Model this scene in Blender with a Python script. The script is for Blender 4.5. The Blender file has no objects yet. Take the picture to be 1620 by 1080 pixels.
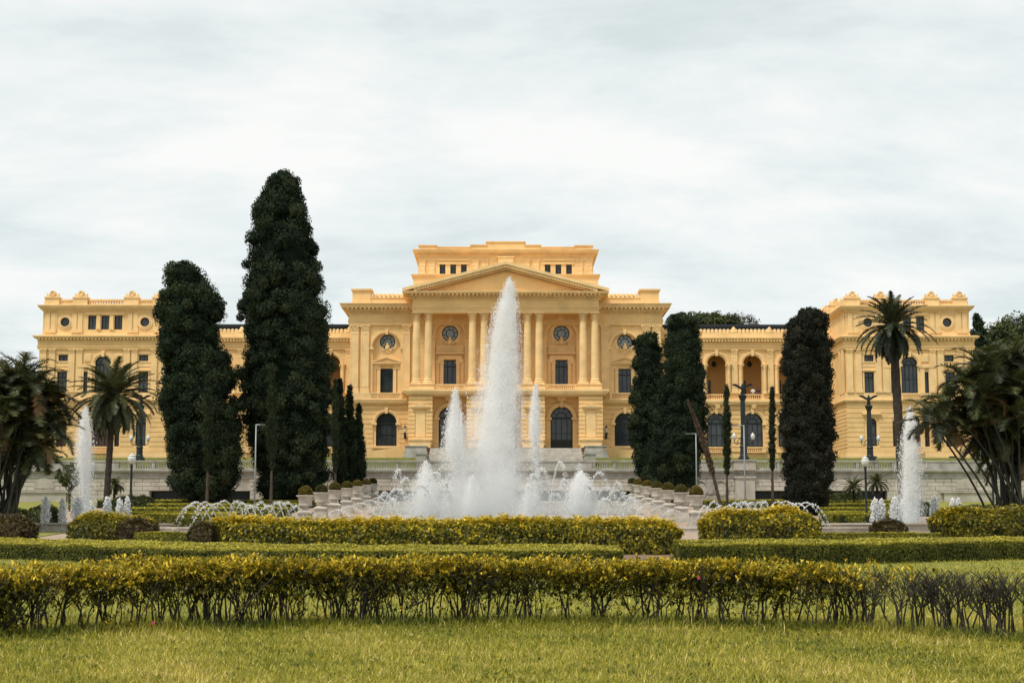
import bpy, math, random
import numpy as np
from mathutils import Vector, Matrix
R = math.radians
rng = np.random.default_rng(7)
random.seed(7)
scene = bpy.context.scene
COL = scene.collection

# ------------------------------------------------------------------ camera, sky, sun, exposure
F = 2400.0                                   # focal length in photo pixels (photo is 1620 x 1080)
PITCH = math.atan(303.0 / F)
YAW = math.atan(10.0 / F)
cam_d = bpy.data.cameras.new('camera'); cam = bpy.data.objects.new('camera', cam_d); COL.objects.link(cam)
cam_d.sensor_width = 36.0; cam_d.lens = 36.0 * F / 1620.0
cam_d.clip_start = 0.1; cam_d.clip_end = 6000
cam.location = (0, 0, 0); cam.rotation_euler = (math.pi / 2 + PITCH, 0, -YAW)
scene.camera = cam

SUN_EL, SUN_AZ = R(60), R(226)               # azimuth clockwise from +Y: behind the camera, a little to the left
world = bpy.data.worlds.new('World'); scene.world = world; world.use_nodes = True
wn, wl = world.node_tree.nodes, world.node_tree.links
wn.clear()
def N(nodes, t, **kw):
    n = nodes.new(t)
    for k, v in kw.items(): setattr(n, k, v)
    return n
w_out = N(wn, 'ShaderNodeOutputWorld')
sky = N(wn, 'ShaderNodeTexSky', sky_type='NISHITA', sun_disc=False, sun_elevation=SUN_EL, sun_rotation=SUN_AZ)
bg_sky = N(wn, 'ShaderNodeBackground'); bg_sky.inputs[1].default_value = 0.07
wl.new(sky.outputs[0], bg_sky.inputs[0])
tc = N(wn, 'ShaderNodeTexCoord')
sep = N(wn, 'ShaderNodeSeparateXYZ'); wl.new(tc.outputs['Generated'], sep.inputs[0])
mz = N(wn, 'ShaderNodeMath', operation='MAXIMUM'); wl.new(sep.outputs[2], mz.inputs[0]); mz.inputs[1].default_value = 0.0
az = N(wn, 'ShaderNodeMath', operation='ADD'); wl.new(mz.outputs[0], az.inputs[0]); az.inputs[1].default_value = 0.22
dx = N(wn, 'ShaderNodeMath', operation='DIVIDE'); wl.new(sep.outputs[0], dx.inputs[0]); wl.new(az.outputs[0], dx.inputs[1])
dy = N(wn, 'ShaderNodeMath', operation='DIVIDE'); wl.new(sep.outputs[1], dy.inputs[0]); wl.new(az.outputs[0], dy.inputs[1])
cmb = N(wn, 'ShaderNodeCombineXYZ'); wl.new(dx.outputs[0], cmb.inputs[0]); wl.new(dy.outputs[0], cmb.inputs[1])
n1 = N(wn, 'ShaderNodeTexNoise'); n1.inputs['Scale'].default_value = 2.3; n1.inputs['Detail'].default_value = 9
n1.inputs['Roughness'].default_value = 0.6; n1.inputs['Distortion'].default_value = 0.2
mp1 = N(wn, 'ShaderNodeMapping'); mp1.inputs['Scale'].default_value = (0.8, 1.2, 1); mp1.inputs['Location'].default_value = (3.1, 1.7, 0)
wl.new(cmb.outputs[0], mp1.inputs[0]); wl.new(mp1.outputs[0], n1.inputs[0])
rampw = N(wn, 'ShaderNodeValToRGB'); cr = rampw.color_ramp
cr.elements[0].position = 0.34; cr.elements[0].color = (0.71, 0.785, 0.78, 1)
cr.elements[1].position = 0.62; cr.elements[1].color = (1.0, 1.0, 0.97, 1)
e = cr.elements.new(0.48); e.color = (0.86, 0.91, 0.90, 1)
wl.new(n1.outputs[0], rampw.inputs[0])
bg_cl = N(wn, 'ShaderNodeBackground'); bg_cl.inputs[1].default_value = 0.475
wl.new(rampw.outputs[0], bg_cl.inputs[0])
wmix = N(wn, 'ShaderNodeMixShader'); wmix.inputs[0].default_value = 0.93
wl.new(bg_sky.outputs[0], wmix.inputs[1]); wl.new(bg_cl.outputs[0], wmix.inputs[2]); wl.new(wmix.outputs[0], w_out.inputs[0])

sun_d = bpy.data.lights.new('sun', 'SUN'); sun_d.energy = 1.5; sun_d.angle = R(10); sun_d.color = (1.0, 0.93, 0.82)
sun = bpy.data.objects.new('sun', sun_d); COL.objects.link(sun)
sv = Vector((math.sin(SUN_AZ) * math.cos(SUN_EL), math.cos(SUN_AZ) * math.cos(SUN_EL), math.sin(SUN_EL)))
sun.rotation_euler = (-sv).to_track_quat('-Z', 'Y').to_euler()
sun.location = (0, -20, 60)
vs = scene.view_settings
vs.view_transform = 'Standard'; vs.look = 'None'; vs.exposure = 1.08; vs.gamma = 1.0; vs.use_curve_mapping = False
scene.cycles.use_denoising = True
scene.cycles.max_bounces = 24; scene.cycles.diffuse_bounces = 8; scene.cycles.volume_bounces = 24; scene.cycles.glossy_bounces = 2
scene.cycles.transmission_bounces = 16; scene.cycles.transparent_max_bounces = 6

# ------------------------------------------------------------------ survey helpers (photo rows and columns -> metres at a given distance)
CP, SP = math.cos(PITCH), math.sin(PITCH)
def Z(py, Y): return Y * math.tan(PITCH + math.atan((540.0 - py) / F))
def HX(off, py, Y): return off / F * (Y * CP + Z(py, Y) * SP)
def at(px, py, Y): return Vector((HX(px - 800.0, py, Y), Y, Z(py, Y)))
_PD = [0, 12, 17.4, 40, 50, 107, 161, 172, 400, 3000]
_PZ = [-1.5, -1.25, -1.07, -0.92, -0.72, 0.4, 3.0, 3.5, 7.0, 8.0]
def zg(d): return np.interp(d, _PD, _PZ)

# ------------------------------------------------------------------ mesh builders
class MB:
    def __init__(s): s.v = []; s.f = []
    def poly(s, pts):
        n = len(s.v); s.v += [tuple(p) for p in pts]; s.f.append(tuple(range(n, n + len(pts))))
    def box(s, x0, x1, y0, y1, z0, z1):
        n = len(s.v)
        s.v += [(x0,y0,z0),(x1,y0,z0),(x1,y1,z0),(x0,y1,z0),(x0,y0,z1),(x1,y0,z1),(x1,y1,z1),(x0,y1,z1)]
        s.f += [(n,n+3,n+2,n+1),(n+4,n+5,n+6,n+7),(n,n+1,n+5,n+4),(n+1,n+2,n+6,n+5),(n+2,n+3,n+7,n+6),(n+3,n,n+4,n+7)]
        return s
    def taper(s, x0, x1, y0, y1, z0, z1, k):
        cx, cy = (x0+x1)/2, (y0+y1)/2; n = len(s.v)
        def q(x, y): return (cx+(x-cx)*k, cy+(y-cy)*k)
        s.v += [(x0,y0,z0),(x1,y0,z0),(x1,y1,z0),(x0,y1,z0)] + [(*q(x0,y0),z1),(*q(x1,y0),z1),(*q(x1,y1),z1),(*q(x0,y1),z1)]
        s.f += [(n,n+3,n+2,n+1),(n+4,n+5,n+6,n+7),(n,n+1,n+5,n+4),(n+1,n+2,n+6,n+5),(n+2,n+3,n+7,n+6),(n+3,n,n+4,n+7)]
        return s
    def prism(s, poly, y0, y1):               # (x, z) outline pushed along y
        n = len(s.v); k = len(poly)
        s.v += [(x, y0, z) for x, z in poly] + [(x, y1, z) for x, z in poly]
        s.f.append(tuple(range(n, n+k))); s.f.append(tuple(range(n+2*k-1, n+k-1, -1)))
        for i in range(k):
            j = (i+1) % k; s.f.append((n+i, n+k+i, n+k+j, n+j))
        return s
    def ring(s, cx, cz, r0, r1, a0, a1, y0, y1, n=20):   # flat ring sector pushed along y
        for i in range(n):
            a, b = a0+(a1-a0)*i/n, a0+(a1-a0)*(i+1)/n
            s.prism([(cx+r0*math.cos(a), cz+r0*math.sin(a)), (cx+r1*math.cos(a), cz+r1*math.sin(a)),
                     (cx+r1*math.cos(b), cz+r1*math.sin(b)), (cx+r0*math.cos(b), cz+r0*math.sin(b))], y0, y1)
        return s
    def lathe(s, prof, cx=0, cy=0, n=16, flute=0):
        n0 = len(s.v)
        for r, z in prof:
            for i in range(n):
                a = 2*math.pi*i/n; rr = r*(1-(flute if i % 2 else 0))
                s.v.append((cx+rr*math.cos(a), cy+rr*math.sin(a), z))
        for k in range(len(prof)-1):
            for i in range(n):
                j = (i+1) % n
                s.f.append((n0+k*n+i, n0+k*n+j, n0+(k+1)*n+j, n0+(k+1)*n+i))
        s.f.append(tuple(n0+i for i in range(n-1,-1,-1))); m = n0+(len(prof)-1)*n
        s.f.append(tuple(m+i for i in range(n)))
        return s
    def tube(s, pts, rad, n=6):
        pts = [Vector(p) for p in pts]; n0 = len(s.v); m = len(pts)
        for i, p in enumerate(pts):
            t = (pts[min(i+1, m-1)] - pts[max(i-1, 0)]).normalized()
            u = t.cross(Vector((0.31, 0.87, 0.2)) if abs(t.z) > .8 else Vector((0,0,1))).normalized(); w = t.cross(u)
            r = rad[i] if isinstance(rad, (list, tuple)) else rad
            for k in range(n):
                a = 2*math.pi*k/n; s.v.append(tuple(p + u*(r*math.cos(a)) + w*(r*math.sin(a))))
        for i in range(m-1):
            for k in range(n):
                j = (k+1) % n
                s.f.append((n0+i*n+k, n0+i*n+j, n0+(i+1)*n+j, n0+(i+1)*n+k))
        s.f.append(tuple(n0+k for k in range(n-1,-1,-1))); s.f.append(tuple(n0+(m-1)*n+k for k in range(n)))
        return s
    def ball(s, c, r, n=10, m=7, sc=(1,1,1)):
        prof = []
        n0 = len(s.v)
        for i in range(m+1):
            t = math.pi*i/m
            for k in range(n):
                a = 2*math.pi*k/n
                s.v.append((c[0]+sc[0]*r*math.sin(t)*math.cos(a), c[1]+sc[1]*r*math.sin(t)*math.sin(a), c[2]-sc[2]*r*math.cos(t)))
        for i in range(m):
            for k in range(n):
                j = (k+1) % n; s.f.append((n0+i*n+k, n0+i*n+j, n0+(i+1)*n+j, n0+(i+1)*n+k))
        return s
    def mesh(s, name):
        me = bpy.data.meshes.new(name); me.from_pydata(s.v, [], s.f); me.update(); return me
    def build(s, name, mat, parent=None, smooth=False):
        return link(name, s.mesh(name), mat, parent, smooth)

def link(name, me, mat=None, parent=None, smooth=False):
    o = bpy.data.objects.new(name, me); COL.objects.link(o)
    if mat is not None and me is not None and len(me.materials) == 0: me.materials.append(mat)
    if smooth: me.shade_smooth()
    if parent is not None: o.parent = parent
    return o
def tag(o, label=None, cat=None, group=None, kind=None):
    for k, v in (('label', label), ('category', cat), ('group', group), ('kind', kind)):
        if v: o[k] = v
    return o
def empty(name, loc=(0,0,0), rz=0):
    o = bpy.data.objects.new(name, None); COL.objects.link(o); o.location = loc; o.rotation_euler = (0,0,rz); o.empty_display_size = .2
    return o
def copy_tree(o, parent=None):
    c = o.copy(); COL.objects.link(c); c.parent = parent
    for ch in list(o.children): copy_tree(ch, c)
    return c

def np_mesh(name, V, k, tint=None):           # V: (N, k, 3) separate faces of k corners
    n = V.shape[0]; me = bpy.data.meshes.new(name)
    me.vertices.add(n*k); me.vertices.foreach_set('co', np.ascontiguousarray(V, dtype=np.float32).reshape(-1))
    me.loops.add(n*k); me.loops.foreach_set('vertex_index', np.arange(n*k, dtype=np.int32))
    me.polygons.add(n); me.polygons.foreach_set('loop_start', np.arange(0, n*k, k, dtype=np.int32))
    me.update(calc_edges=True)
    if tint is not None:
        a = me.attributes.new('tint', 'FLOAT', 'POINT'); a.data.foreach_set('value', np.repeat(tint.astype(np.float32), k))
    return me
TET = np.array([[1,1,1],[1,-1,-1],[-1,1,-1],[-1,-1,1]], float)/1.2
OCT_V = np.array([[1,0,0],[-1,0,0],[0,1,0],[0,-1,0],[0,0,1],[0,0,-1]], float)
OCT_F = np.array([[0,2,4],[2,1,4],[1,3,4],[3,0,4],[2,0,5],[1,2,5],[3,1,5],[0,3,5]])
def unit(a): return a / np.maximum(np.linalg.norm(a, axis=-1, keepdims=True), 1e-9)
TET_F = np.array([[0,1,2],[0,3,1],[0,2,3],[1,3,2]])
def drops_mesh(name, P, S, stretch=None):      # little tetrahedra, size S, vertically stretched
    n = len(P); st = np.ones(n) if stretch is None else stretch
    q = rng.normal(size=(n, 4)); q /= np.linalg.norm(q, axis=1, keepdims=True); w, x, y, z = q.T
    Rm = np.stack([1-2*(y*y+z*z), 2*(x*y-z*w), 2*(x*z+y*w), 2*(x*y+z*w), 1-2*(x*x+z*z), 2*(y*z-x*w), 2*(x*z-y*w), 2*(y*z+x*w), 1-2*(x*x+y*y)], 1).reshape(n, 3, 3)
    V = np.einsum('nij,kj->nki', Rm, TET)*S[:, None, None]
    V[:, :, 2] *= st[:, None]; V = V+P[:, None, :]
    me = bpy.data.meshes.new(name)
    me.vertices.add(n*4); me.vertices.foreach_set('co', V.astype(np.float32).reshape(-1))
    idx = (np.arange(n)[:, None, None]*4 + TET_F[None]).reshape(-1)
    me.loops.add(n*12); me.loops.foreach_set('vertex_index', idx.astype(np.int32))
    me.polygons.add(n*4); me.polygons.foreach_set('loop_start', np.arange(0, n*12, 3, dtype=np.int32))
    me.update(calc_edges=True); me.shade_smooth()
    return me
def leaves(P, D, Nn, L, W):
    D = unit(D); S = unit(np.cross(D, Nn)); L = np.asarray(L).reshape(-1, 1); W = np.asarray(W).reshape(-1, 1)
    U = np.cross(S, D)
    return np.stack([P, P+D*L*.45+S*W*.5+U*W*.18, P+D*L, P+D*L*.45-S*W*.5+U*W*.18], 1)
def leaves3(P, D, Nn, L, W):                    # one-triangle leaves for foliage seen from afar
    D = unit(D); S = unit(np.cross(D, Nn)); L = np.asarray(L).reshape(-1, 1); W = np.asarray(W).reshape(-1, 1)
    return np.stack([P-S*W*.55, P+S*W*.55, P+D*L], 1)
_q = OCT_V[OCT_F]; _m = [(a, b, c, (a+b)/2, (b+c)/2, (c+a)/2) for a, b, c in _q]
SPH = np.array([tri for a, b, c, ab, bc, ca in _m for tri in ((a, ab, ca), (ab, b, bc), (ca, bc, c), (ab, bc, ca))]); SPH = SPH/np.linalg.norm(SPH, axis=-1, keepdims=True)
def rdir(n): return unit(rng.normal(size=(n, 3)))

# ------------------------------------------------------------------ materials
def mat_new(name):
    m = bpy.data.materials.new(name); m.use_nodes = True
    nt = m.node_tree; nt.nodes.clear()
    o = nt.nodes.new('ShaderNodeOutputMaterial'); return m, nt, o
def solid(name, col, rough=.7, noise=.12, scale=1.5, bump=0.0, metallic=0.0, spec=.3, streak=0.0, col2=None, bscale=None):
    m, nt, o = mat_new(name); nd, lk = nt.nodes, nt.links
    b = N(nd, 'ShaderNodeBsdfPrincipled'); b.inputs['Roughness'].default_value = rough; b.inputs['Metallic'].default_value = metallic
    b.inputs['Specular IOR Level'].default_value = spec
    geo = N(nd, 'ShaderNodeNewGeometry')
    nz = N(nd, 'ShaderNodeTexNoise'); nz.inputs['Scale'].default_value = scale; nz.inputs['Detail'].default_value = 6; nz.inputs['Roughness'].default_value = .65
    lk.new(geo.outputs['Position'], nz.inputs['Vector'])
    mx = N(nd, 'ShaderNodeMix', data_type='RGBA')
    c2 = col2 if col2 else tuple(c*(1-noise*2) for c in col)
    c1 = tuple(min(1, c*(1+noise*.5)) for c in col)
    mx.inputs[6].default_value = (*c2, 1); mx.inputs[7].default_value = (*c1, 1)
    rp = N(nd, 'ShaderNodeMapRange'); rp.inputs[1].default_value = .3; rp.inputs[2].default_value = .62
    lk.new(nz.outputs[0], rp.inputs[0]); lk.new(rp.outputs[0], mx.inputs[0])
    last = mx.outputs[2]
    if streak:
        mp = N(nd, 'ShaderNodeMapping'); mp.inputs['Scale'].default_value = (1.6, 1.6, .12); lk.new(geo.outputs['Position'], mp.inputs[0])
        n2 = N(nd, 'ShaderNodeTexNoise'); n2.inputs['Scale'].default_value = 1.3; n2.inputs['Detail'].default_value = 5; lk.new(mp.outputs[0], n2.inputs[0])
        r2 = N(nd, 'ShaderNodeMapRange'); r2.inputs[1].default_value = .52; r2.inputs[2].default_value = .75; lk.new(n2.outputs[0], r2.inputs[0])
        ml = N(nd, 'ShaderNodeMath', operation='MULTIPLY'); lk.new(r2.outputs[0], ml.inputs[0]); ml.inputs[1].default_value = streak
        m2 = N(nd, 'ShaderNodeMix', data_type='RGBA'); lk.new(ml.outputs[0], m2.inputs[0]); lk.new(last, m2.inputs[6])
        m2.inputs[7].default_value = (*[c*.55 for c in col], 1); last = m2.outputs[2]
    lk.new(last, b.inputs['Base Color'])
    if bump:
        n3 = N(nd, 'ShaderNodeTexNoise'); n3.inputs['Scale'].default_value = bscale or scale*6; n3.inputs['Detail'].default_value = 4
        lk.new(geo.outputs['Position'], n3.inputs['Vector'])
        bp = N(nd, 'ShaderNodeBump'); bp.inputs['Strength'].default_value = bump; bp.inputs['Distance'].default_value = .1
        lk.new(n3.outputs[0], bp.inputs['Height']); lk.new(bp.outputs[0], b.inputs['Normal'])
    lk.new(b.outputs[0], o.inputs[0]); return m
def leafmat(name, stops, trans=.25, rough=.55, var=.35, spec=.25):
    m, nt, o = mat_new(name); nd, lk = nt.nodes, nt.links
    at_ = N(nd, 'ShaderNodeAttribute', attribute_name='tint')
    rp = N(nd, 'ShaderNodeValToRGB'); cr = rp.color_ramp
    cr.elements[0].position = stops[0][0]; cr.elements[0].color = (*stops[0][1], 1)
    cr.elements[1].position = stops[-1][0]; cr.elements[1].color = (*stops[-1][1], 1)
    for p, c in stops[1:-1]: e = cr.elements.new(p); e.color = (*c, 1)
    lk.new(at_.outputs['Fac'], rp.inputs[0])
    geo = N(nd, 'ShaderNodeNewGeometry')
    mr = N(nd, 'ShaderNodeMapRange'); mr.inputs[3].default_value = 1-var; mr.inputs[4].default_value = 1+var
    lk.new(geo.outputs['Random Per Island'], mr.inputs[0])
    hs = N(nd, 'ShaderNodeHueSaturation'); lk.new(rp.outputs[0], hs.inputs['Color']); lk.new(mr.outputs[0], hs.inputs['Value'])
    b = N(nd, 'ShaderNodeBsdfPrincipled'); b.inputs['Roughness'].default_value = rough; b.inputs['Specular IOR Level'].default_value = spec
    lk.new(hs.outputs[0], b.inputs['Base Color'])
    t = N(nd, 'ShaderNodeBsdfTranslucent'); lk.new(hs.outputs[0], t.inputs[0])
    mx = N(nd, 'ShaderNodeMixShader'); mx.inputs[0].default_value = trans
    lk.new(b.outputs[0], mx.inputs[1]); lk.new(t.outputs[0], mx.inputs[2]); lk.new(mx.outputs[0], o.inputs[0]); return m

M = {}
M['yellow'] = solid('ochre_render', (.80, .545, .255), .85, .09, .35, streak=.13, spec=.15)
M['yellow2'] = solid('ochre_trim', (.825, .58, .29), .85, .09, .6, streak=.14, spec=.15)
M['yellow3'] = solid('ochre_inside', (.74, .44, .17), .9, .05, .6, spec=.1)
M['stone'] = solid('pale_stone', (.47, .44, .38), .85, .16, .5, streak=.35, bump=.15, spec=.15, bscale=4)
M['stone2'] = solid('grey_stone', (.40, .385, .345), .85, .2, .8, streak=.4, bump=.15, spec=.15, bscale=4)
M['stone3'] = solid('urn_stone', (.49, .455, .40), .8, .2, 1.6, streak=.3, bump=.1, spec=.2, bscale=8)
M['stone4'] = solid('wall_blocks', (.50, .465, .40), .88, .14, .9, streak=.3, bump=.2, spec=.12, bscale=5)
M['pole2'] = solid('grey_lamp_head', (.12, .13, .13), .5, .1, 2)
M['skin'] = solid('skin', (.45, .26, .18), .6, .05, 3)
M['cloth_white'] = solid('white_cloth', (.75, .72, .68), .9, .05, 5)
M['cloth_dark'] = solid('dark_cloth', (.03, .03, .04), .9, .1, 5)
M['glass'] = solid('dark_glass', (.040, .050, .055), .10, .1, .6, spec=.5, col2=(.012, .017, .020))
M['sky_toned_glass'] = solid('sky_toned_glass', (.24, .29, .30), .15, .1, .3, spec=.5)  # sky reflection of the large round panes put into the base colour
M['frame'] = solid('dark_green_frame', (.016, .021, .022), .55, .1, 2)
M['brown'] = solid('brown_shutter', (.06, .035, .025), .6, .15, 3)
M['roof'] = solid('dark_roof_sheet', (.022, .03, .042), .5, .1, .5)
M['iron'] = solid('dark_iron', (.018, .028, .032), .5, .15, 3)
M['pole'] = solid('pale_metal_pole', (.28, .31, .31), .45, .06, 2, metallic=.3)
M['opal'] = solid('opal_glass', (.58, .60, .57), .35, .03, 2, spec=.5)
M['black'] = solid('dark_opening', (.010, .014, .020), .35, .1, .5)
M['bark'] = solid('grey_brown_bark', (.075, .055, .04), .9, .25, 3, bump=.3)
M['twig'] = solid('grey_twig', (.050, .044, .034), .9, .3, 8)
M['palm_trunk'] = solid('palm_trunk', (.045, .036, .028), .95, .3, 4, bump=.6, bscale=9)
M['earth'] = solid('earth', (.20, .13, .085), .95, .2, .6, bump=.2)
M['gravel'] = solid('gravel', (.36, .27, .20), .95, .15, 1.2, bump=.2)
M['soil'] = solid('turf_soil', (.23, .22, .04), .95, .25, 1.5, col2=(.13, .14, .025), bump=.4, bscale=22)
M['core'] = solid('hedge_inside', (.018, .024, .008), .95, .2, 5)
M['turf2'] = solid('bank_turf', (.13, .14, .03), .95, .25, 1.0, col2=(.07, .085, .018), bump=.5, bscale=9)
M['grassleaf'] = leafmat('grass_blade', [(0, (.09, .125, .016)), (.4, (.30, .295, .036)), (.75, (.50, .43, .065)), (1, (.66, .53, .20))], .35, .5, .28)
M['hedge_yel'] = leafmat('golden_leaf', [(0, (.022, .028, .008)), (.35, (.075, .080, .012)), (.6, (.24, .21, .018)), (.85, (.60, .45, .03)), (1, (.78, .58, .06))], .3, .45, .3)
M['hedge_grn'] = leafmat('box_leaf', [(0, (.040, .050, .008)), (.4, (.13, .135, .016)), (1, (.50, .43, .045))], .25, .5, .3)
M['hedge_red'] = leafmat('reddish_leaf', [(0, (.03, .02, .012)), (.5, (.06, .045, .018)), (1, (.16, .12, .03))], .2, .5, .35)
M['cypress'] = leafmat('cypress_leaf', [(0, (.008, .015, .009)), (.45, (.021, .034, .018)), (1, (.055, .068, .032))], .12, .8, .25, .08)
M['cypress2'] = leafmat('slim_cypress_leaf', [(0, (.016, .026, .013)), (.5, (.030, .042, .019)), (1, (.055, .065, .03))], .12, .7, .3, .15)
M['cypress_br'] = leafmat('browning_cypress_leaf', [(0, (.009, .013, .009)), (.5, (.021, .024, .015)), (1, (.046, .042, .026))], .1, .75, .35, .12)
M['palm'] = leafmat('palm_leaflet', [(0, (.022, .028, .014)), (.5, (.06, .07, .026)), (.85, (.12, .125, .045)), (1, (.20, .15, .07))], .25, .45, .3, .35)
M['palm_r'] = leafmat('tall_palm_leaflet', [(0, (.014, .025, .017)), (.5, (.032, .048, .026)), (.85, (.06, .07, .03)), (1, (.12, .09, .045))], .2, .45, .3, .35)
M['areca'] = leafmat('clump_palm_leaflet', [(0, (.016, .020, .010)), (.35, (.042, .056, .020)), (.68, (.12, .13, .036)), (.88, (.18, .14, .05)), (1, (.20, .09, .04))], .25, .45, .3, .35)
M['broad'] = leafmat('broad_leaf', [(0, (.018, .030, .010)), (.5, (.045, .062, .016)), (1, (.10, .11, .028))], .2, .55, .3)
M['topiary'] = leafmat('topiary_leaf', [(0, (.035, .040, .008)), (.5, (.10, .085, .014)), (1, (.22, .15, .02))], .2, .55, .3)
M['dead'] = leafmat('dry_leaf', [(0, (.05, .035, .025)), (.5, (.10, .07, .05)), (1, (.17, .12, .085))], .1, .8, .3, .1)
M['rib'] = solid('frond_rib', (.10, .09, .04), .6, .2, 3)
M['stem'] = solid('palm_stem', (.028, .030, .020), .7, .3, 3)
M['pink'] = solid('pink_petal', (.62, .05, .20), .6, .05, 9)
def water_mat():
    m, nt, o = mat_new('white_water'); nd, lk = nt.nodes, nt.links
    b = N(nd, 'ShaderNodeBsdfDiffuse'); b.inputs[0].default_value = (.99, .995, .995, 1)
    t = N(nd, 'ShaderNodeBsdfTranslucent'); t.inputs[0].default_value = (.99, .995, .995, 1)
    mx = N(nd, 'ShaderNodeMixShader'); mx.inputs[0].default_value = .55
    lk.new(b.outputs[0], mx.inputs[1]); lk.new(t.outputs[0], mx.inputs[2]); lk.new(mx.outputs[0], o.inputs[0]); return m
M['water'] = water_mat()
def spray_mat(name, dens):
    m, nt, o = mat_new(name); v = N(nt.nodes, 'ShaderNodeVolumePrincipled')
    v.inputs['Color'].default_value = (1, 1, 1, 1); v.inputs['Density'].default_value = dens; v.inputs['Anisotropy'].default_value = -.15
    nt.links.new(v.outputs[0], o.inputs['Volume']); return m
M['spray_core'] = spray_mat('dense_spray', 3.0)
M['spray_mist'] = spray_mat('basin_mist', .032)
M['spray_small'] = spray_mat('small_jet_spray', 7.0)
M['spray_mid'] = spray_mat('middling_spray', 1.1)
M['spray_veil'] = spray_mat('thin_spray', .17)
M['pool'] = solid('pool_water', (.05, .075, .075), .12, .1, .8, bump=.3, spec=.5, bscale=3)

# ------------------------------------------------------------------ the ground, the terrace and the paths
def strip(name, ds, x0, x1, dz, mat, nx=2):
    mb = MB()
    xs = np.linspace(x0, x1, nx)
    for a, b in zip(ds[:-1], ds[1:]):
        for i in range(nx-1):
            mb.poly([(xs[i], a, zg(a)+dz), (xs[i+1], a, zg(a)+dz), (xs[i+1], b, zg(b)+dz), (xs[i], b, zg(b)+dz)])
    return tag(mb.build(name, mat), kind='structure')
strip('ground', [-60, 0, 6, 12, 17.4, 28, 40, 50, 70, 107, 130, 161, 172, 400, 3000], -2500, 2500, 0, M['soil'])
strip('garden_path', [54, 70, 107, 130, 161, 171.9], -42, 42, .004, M['gravel'])
YWALL = 172.0
ZT = Z(741, YWALL)                            # terrace edge
mb = MB()
for a, b, za, zb in ((YWALL+.5, 186, ZT, ZT+.4), (186, 198.5, ZT+.4, Z(724, 199)), (198.5, 260, Z(724, 199), Z(724, 199)+.2), (260, 420, Z(724, 199)+.2, 7.02)):
    mb.poly([(-110, a, za), (110, a, za), (110, b, zb), (-110, b, zb)])
tag(mb.build('terrace', M['turf2']), kind='structure')
# ------------------------------------------------------------------ the palace
def arcpts(cx, cz, r, a0, a1, n): return [(cx+r*math.cos(a0+(a1-a0)*i/n), cz+r*math.sin(a0+(a1-a0)*i/n)) for i in range(n+1)]
def wall(mb, x0, x1, z0, z1, y, dep, ops):
    """front skin of a wall at y with rect / arch / round openings and their reveals"""
    def fr(pts): mb.poly([(x, y, z) for x, z in pts])
    def rect(a, b, c, d):
        if b-a > 1e-4 and d-c > 1e-4: fr([(a,c),(b,c),(b,d),(a,d)])
    def reveal(pts, close=False):
        k = len(pts)
        for i in range(k if close else k-1):
            (xa, za), (xb, zb) = pts[i], pts[(i+1) % k]
            mb.poly([(xa,y,za),(xb,y,zb),(xb,y+dep,zb),(xa,y+dep,za)])
    bx = []
    for o in ops:
        if o[0] == 'round': bx.append([o[1]-o[3], o[1]+o[3], o[2]-o[3], o[2]+o[3], o])
        else: bx.append([o[1], o[2], o[3], o[4], o])
    bx.sort(key=lambda b: b[0])
    cols = []
    for b in bx:
        if cols and b[0] < cols[-1][1]-1e-6:
            cols[-1][1] = max(cols[-1][1], b[1]); cols[-1][2].append(b)
        else: cols.append([b[0], b[1], [b]])
    x = x0
    for ca, cb, st in cols:
        rect(x, ca, z0, z1); x = cb
        zz = z0
        for xa, xb, za, zb, o in sorted(st, key=lambda b: b[2]):
            rect(ca, cb, zz, za); zz = zb
            rect(ca, xa, za, zb); rect(xb, cb, za, zb)
            if o[0] == 'rect': reveal([(xa,za),(xb,za),(xb,zb),(xa,zb)], True)
            elif o[0] == 'arch':
                r = (xb-xa)/2; cx = (xa+xb)/2; zs = zb-r
                p = arcpts(cx, zs, r, math.pi, 0, 18)
                for (a, c), (b, d) in zip(p[:-1], p[1:]): fr([(a,c),(b,d),(b,zb),(a,zb)])
                reveal([(xa,za)] + p + [(xb,za)], True)
            else:
                r = (xb-xa)/2; cx = (xa+xb)/2; cz = (za+zb)/2
                p = arcpts(cx, cz, r, math.pi, 0, 16)
                for (a, c), (b, d) in zip(p[:-1], p[1:]):
                    fr([(a,c),(b,d),(b,zb),(a,zb)]); fr([(a,za),(b,za),(b,2*cz-d),(a,2*cz-c)])
                reveal(arcpts(cx, cz, r, 0, 2*math.pi, 28)[:-1], True)
        rect(ca, cb, zz, z1)
    rect(x, x1, z0, z1)
def layers(mb, x0, x1, y0, y1, lst):          # stacked mouldings: (z0, z1, projection)
    for a, b, p in lst: mb.box(x0-p, x1+p, y0-p, y1+p, a, b)
def dentils(mb, x0, x1, y, proj, z0, z1, pitch, w, sides=None):
    n = max(1, int((x1-x0)/pitch)); st = (x1-x0)/n
    for i in range(n):
        c = x0+(i+.5)*st; mb.box(c-w/2, c+w/2, y-proj, y+.02, z0, z1)
    if sides:
        xs, y1, sg = sides
        n = int((y1-y)/pitch)
        for i in range(n):
            c = y+(i+.5)*pitch; mb.box(min(xs, xs+sg*proj), max(xs, xs+sg*proj), c-w/2, c+w/2, z0, z1)
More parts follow.
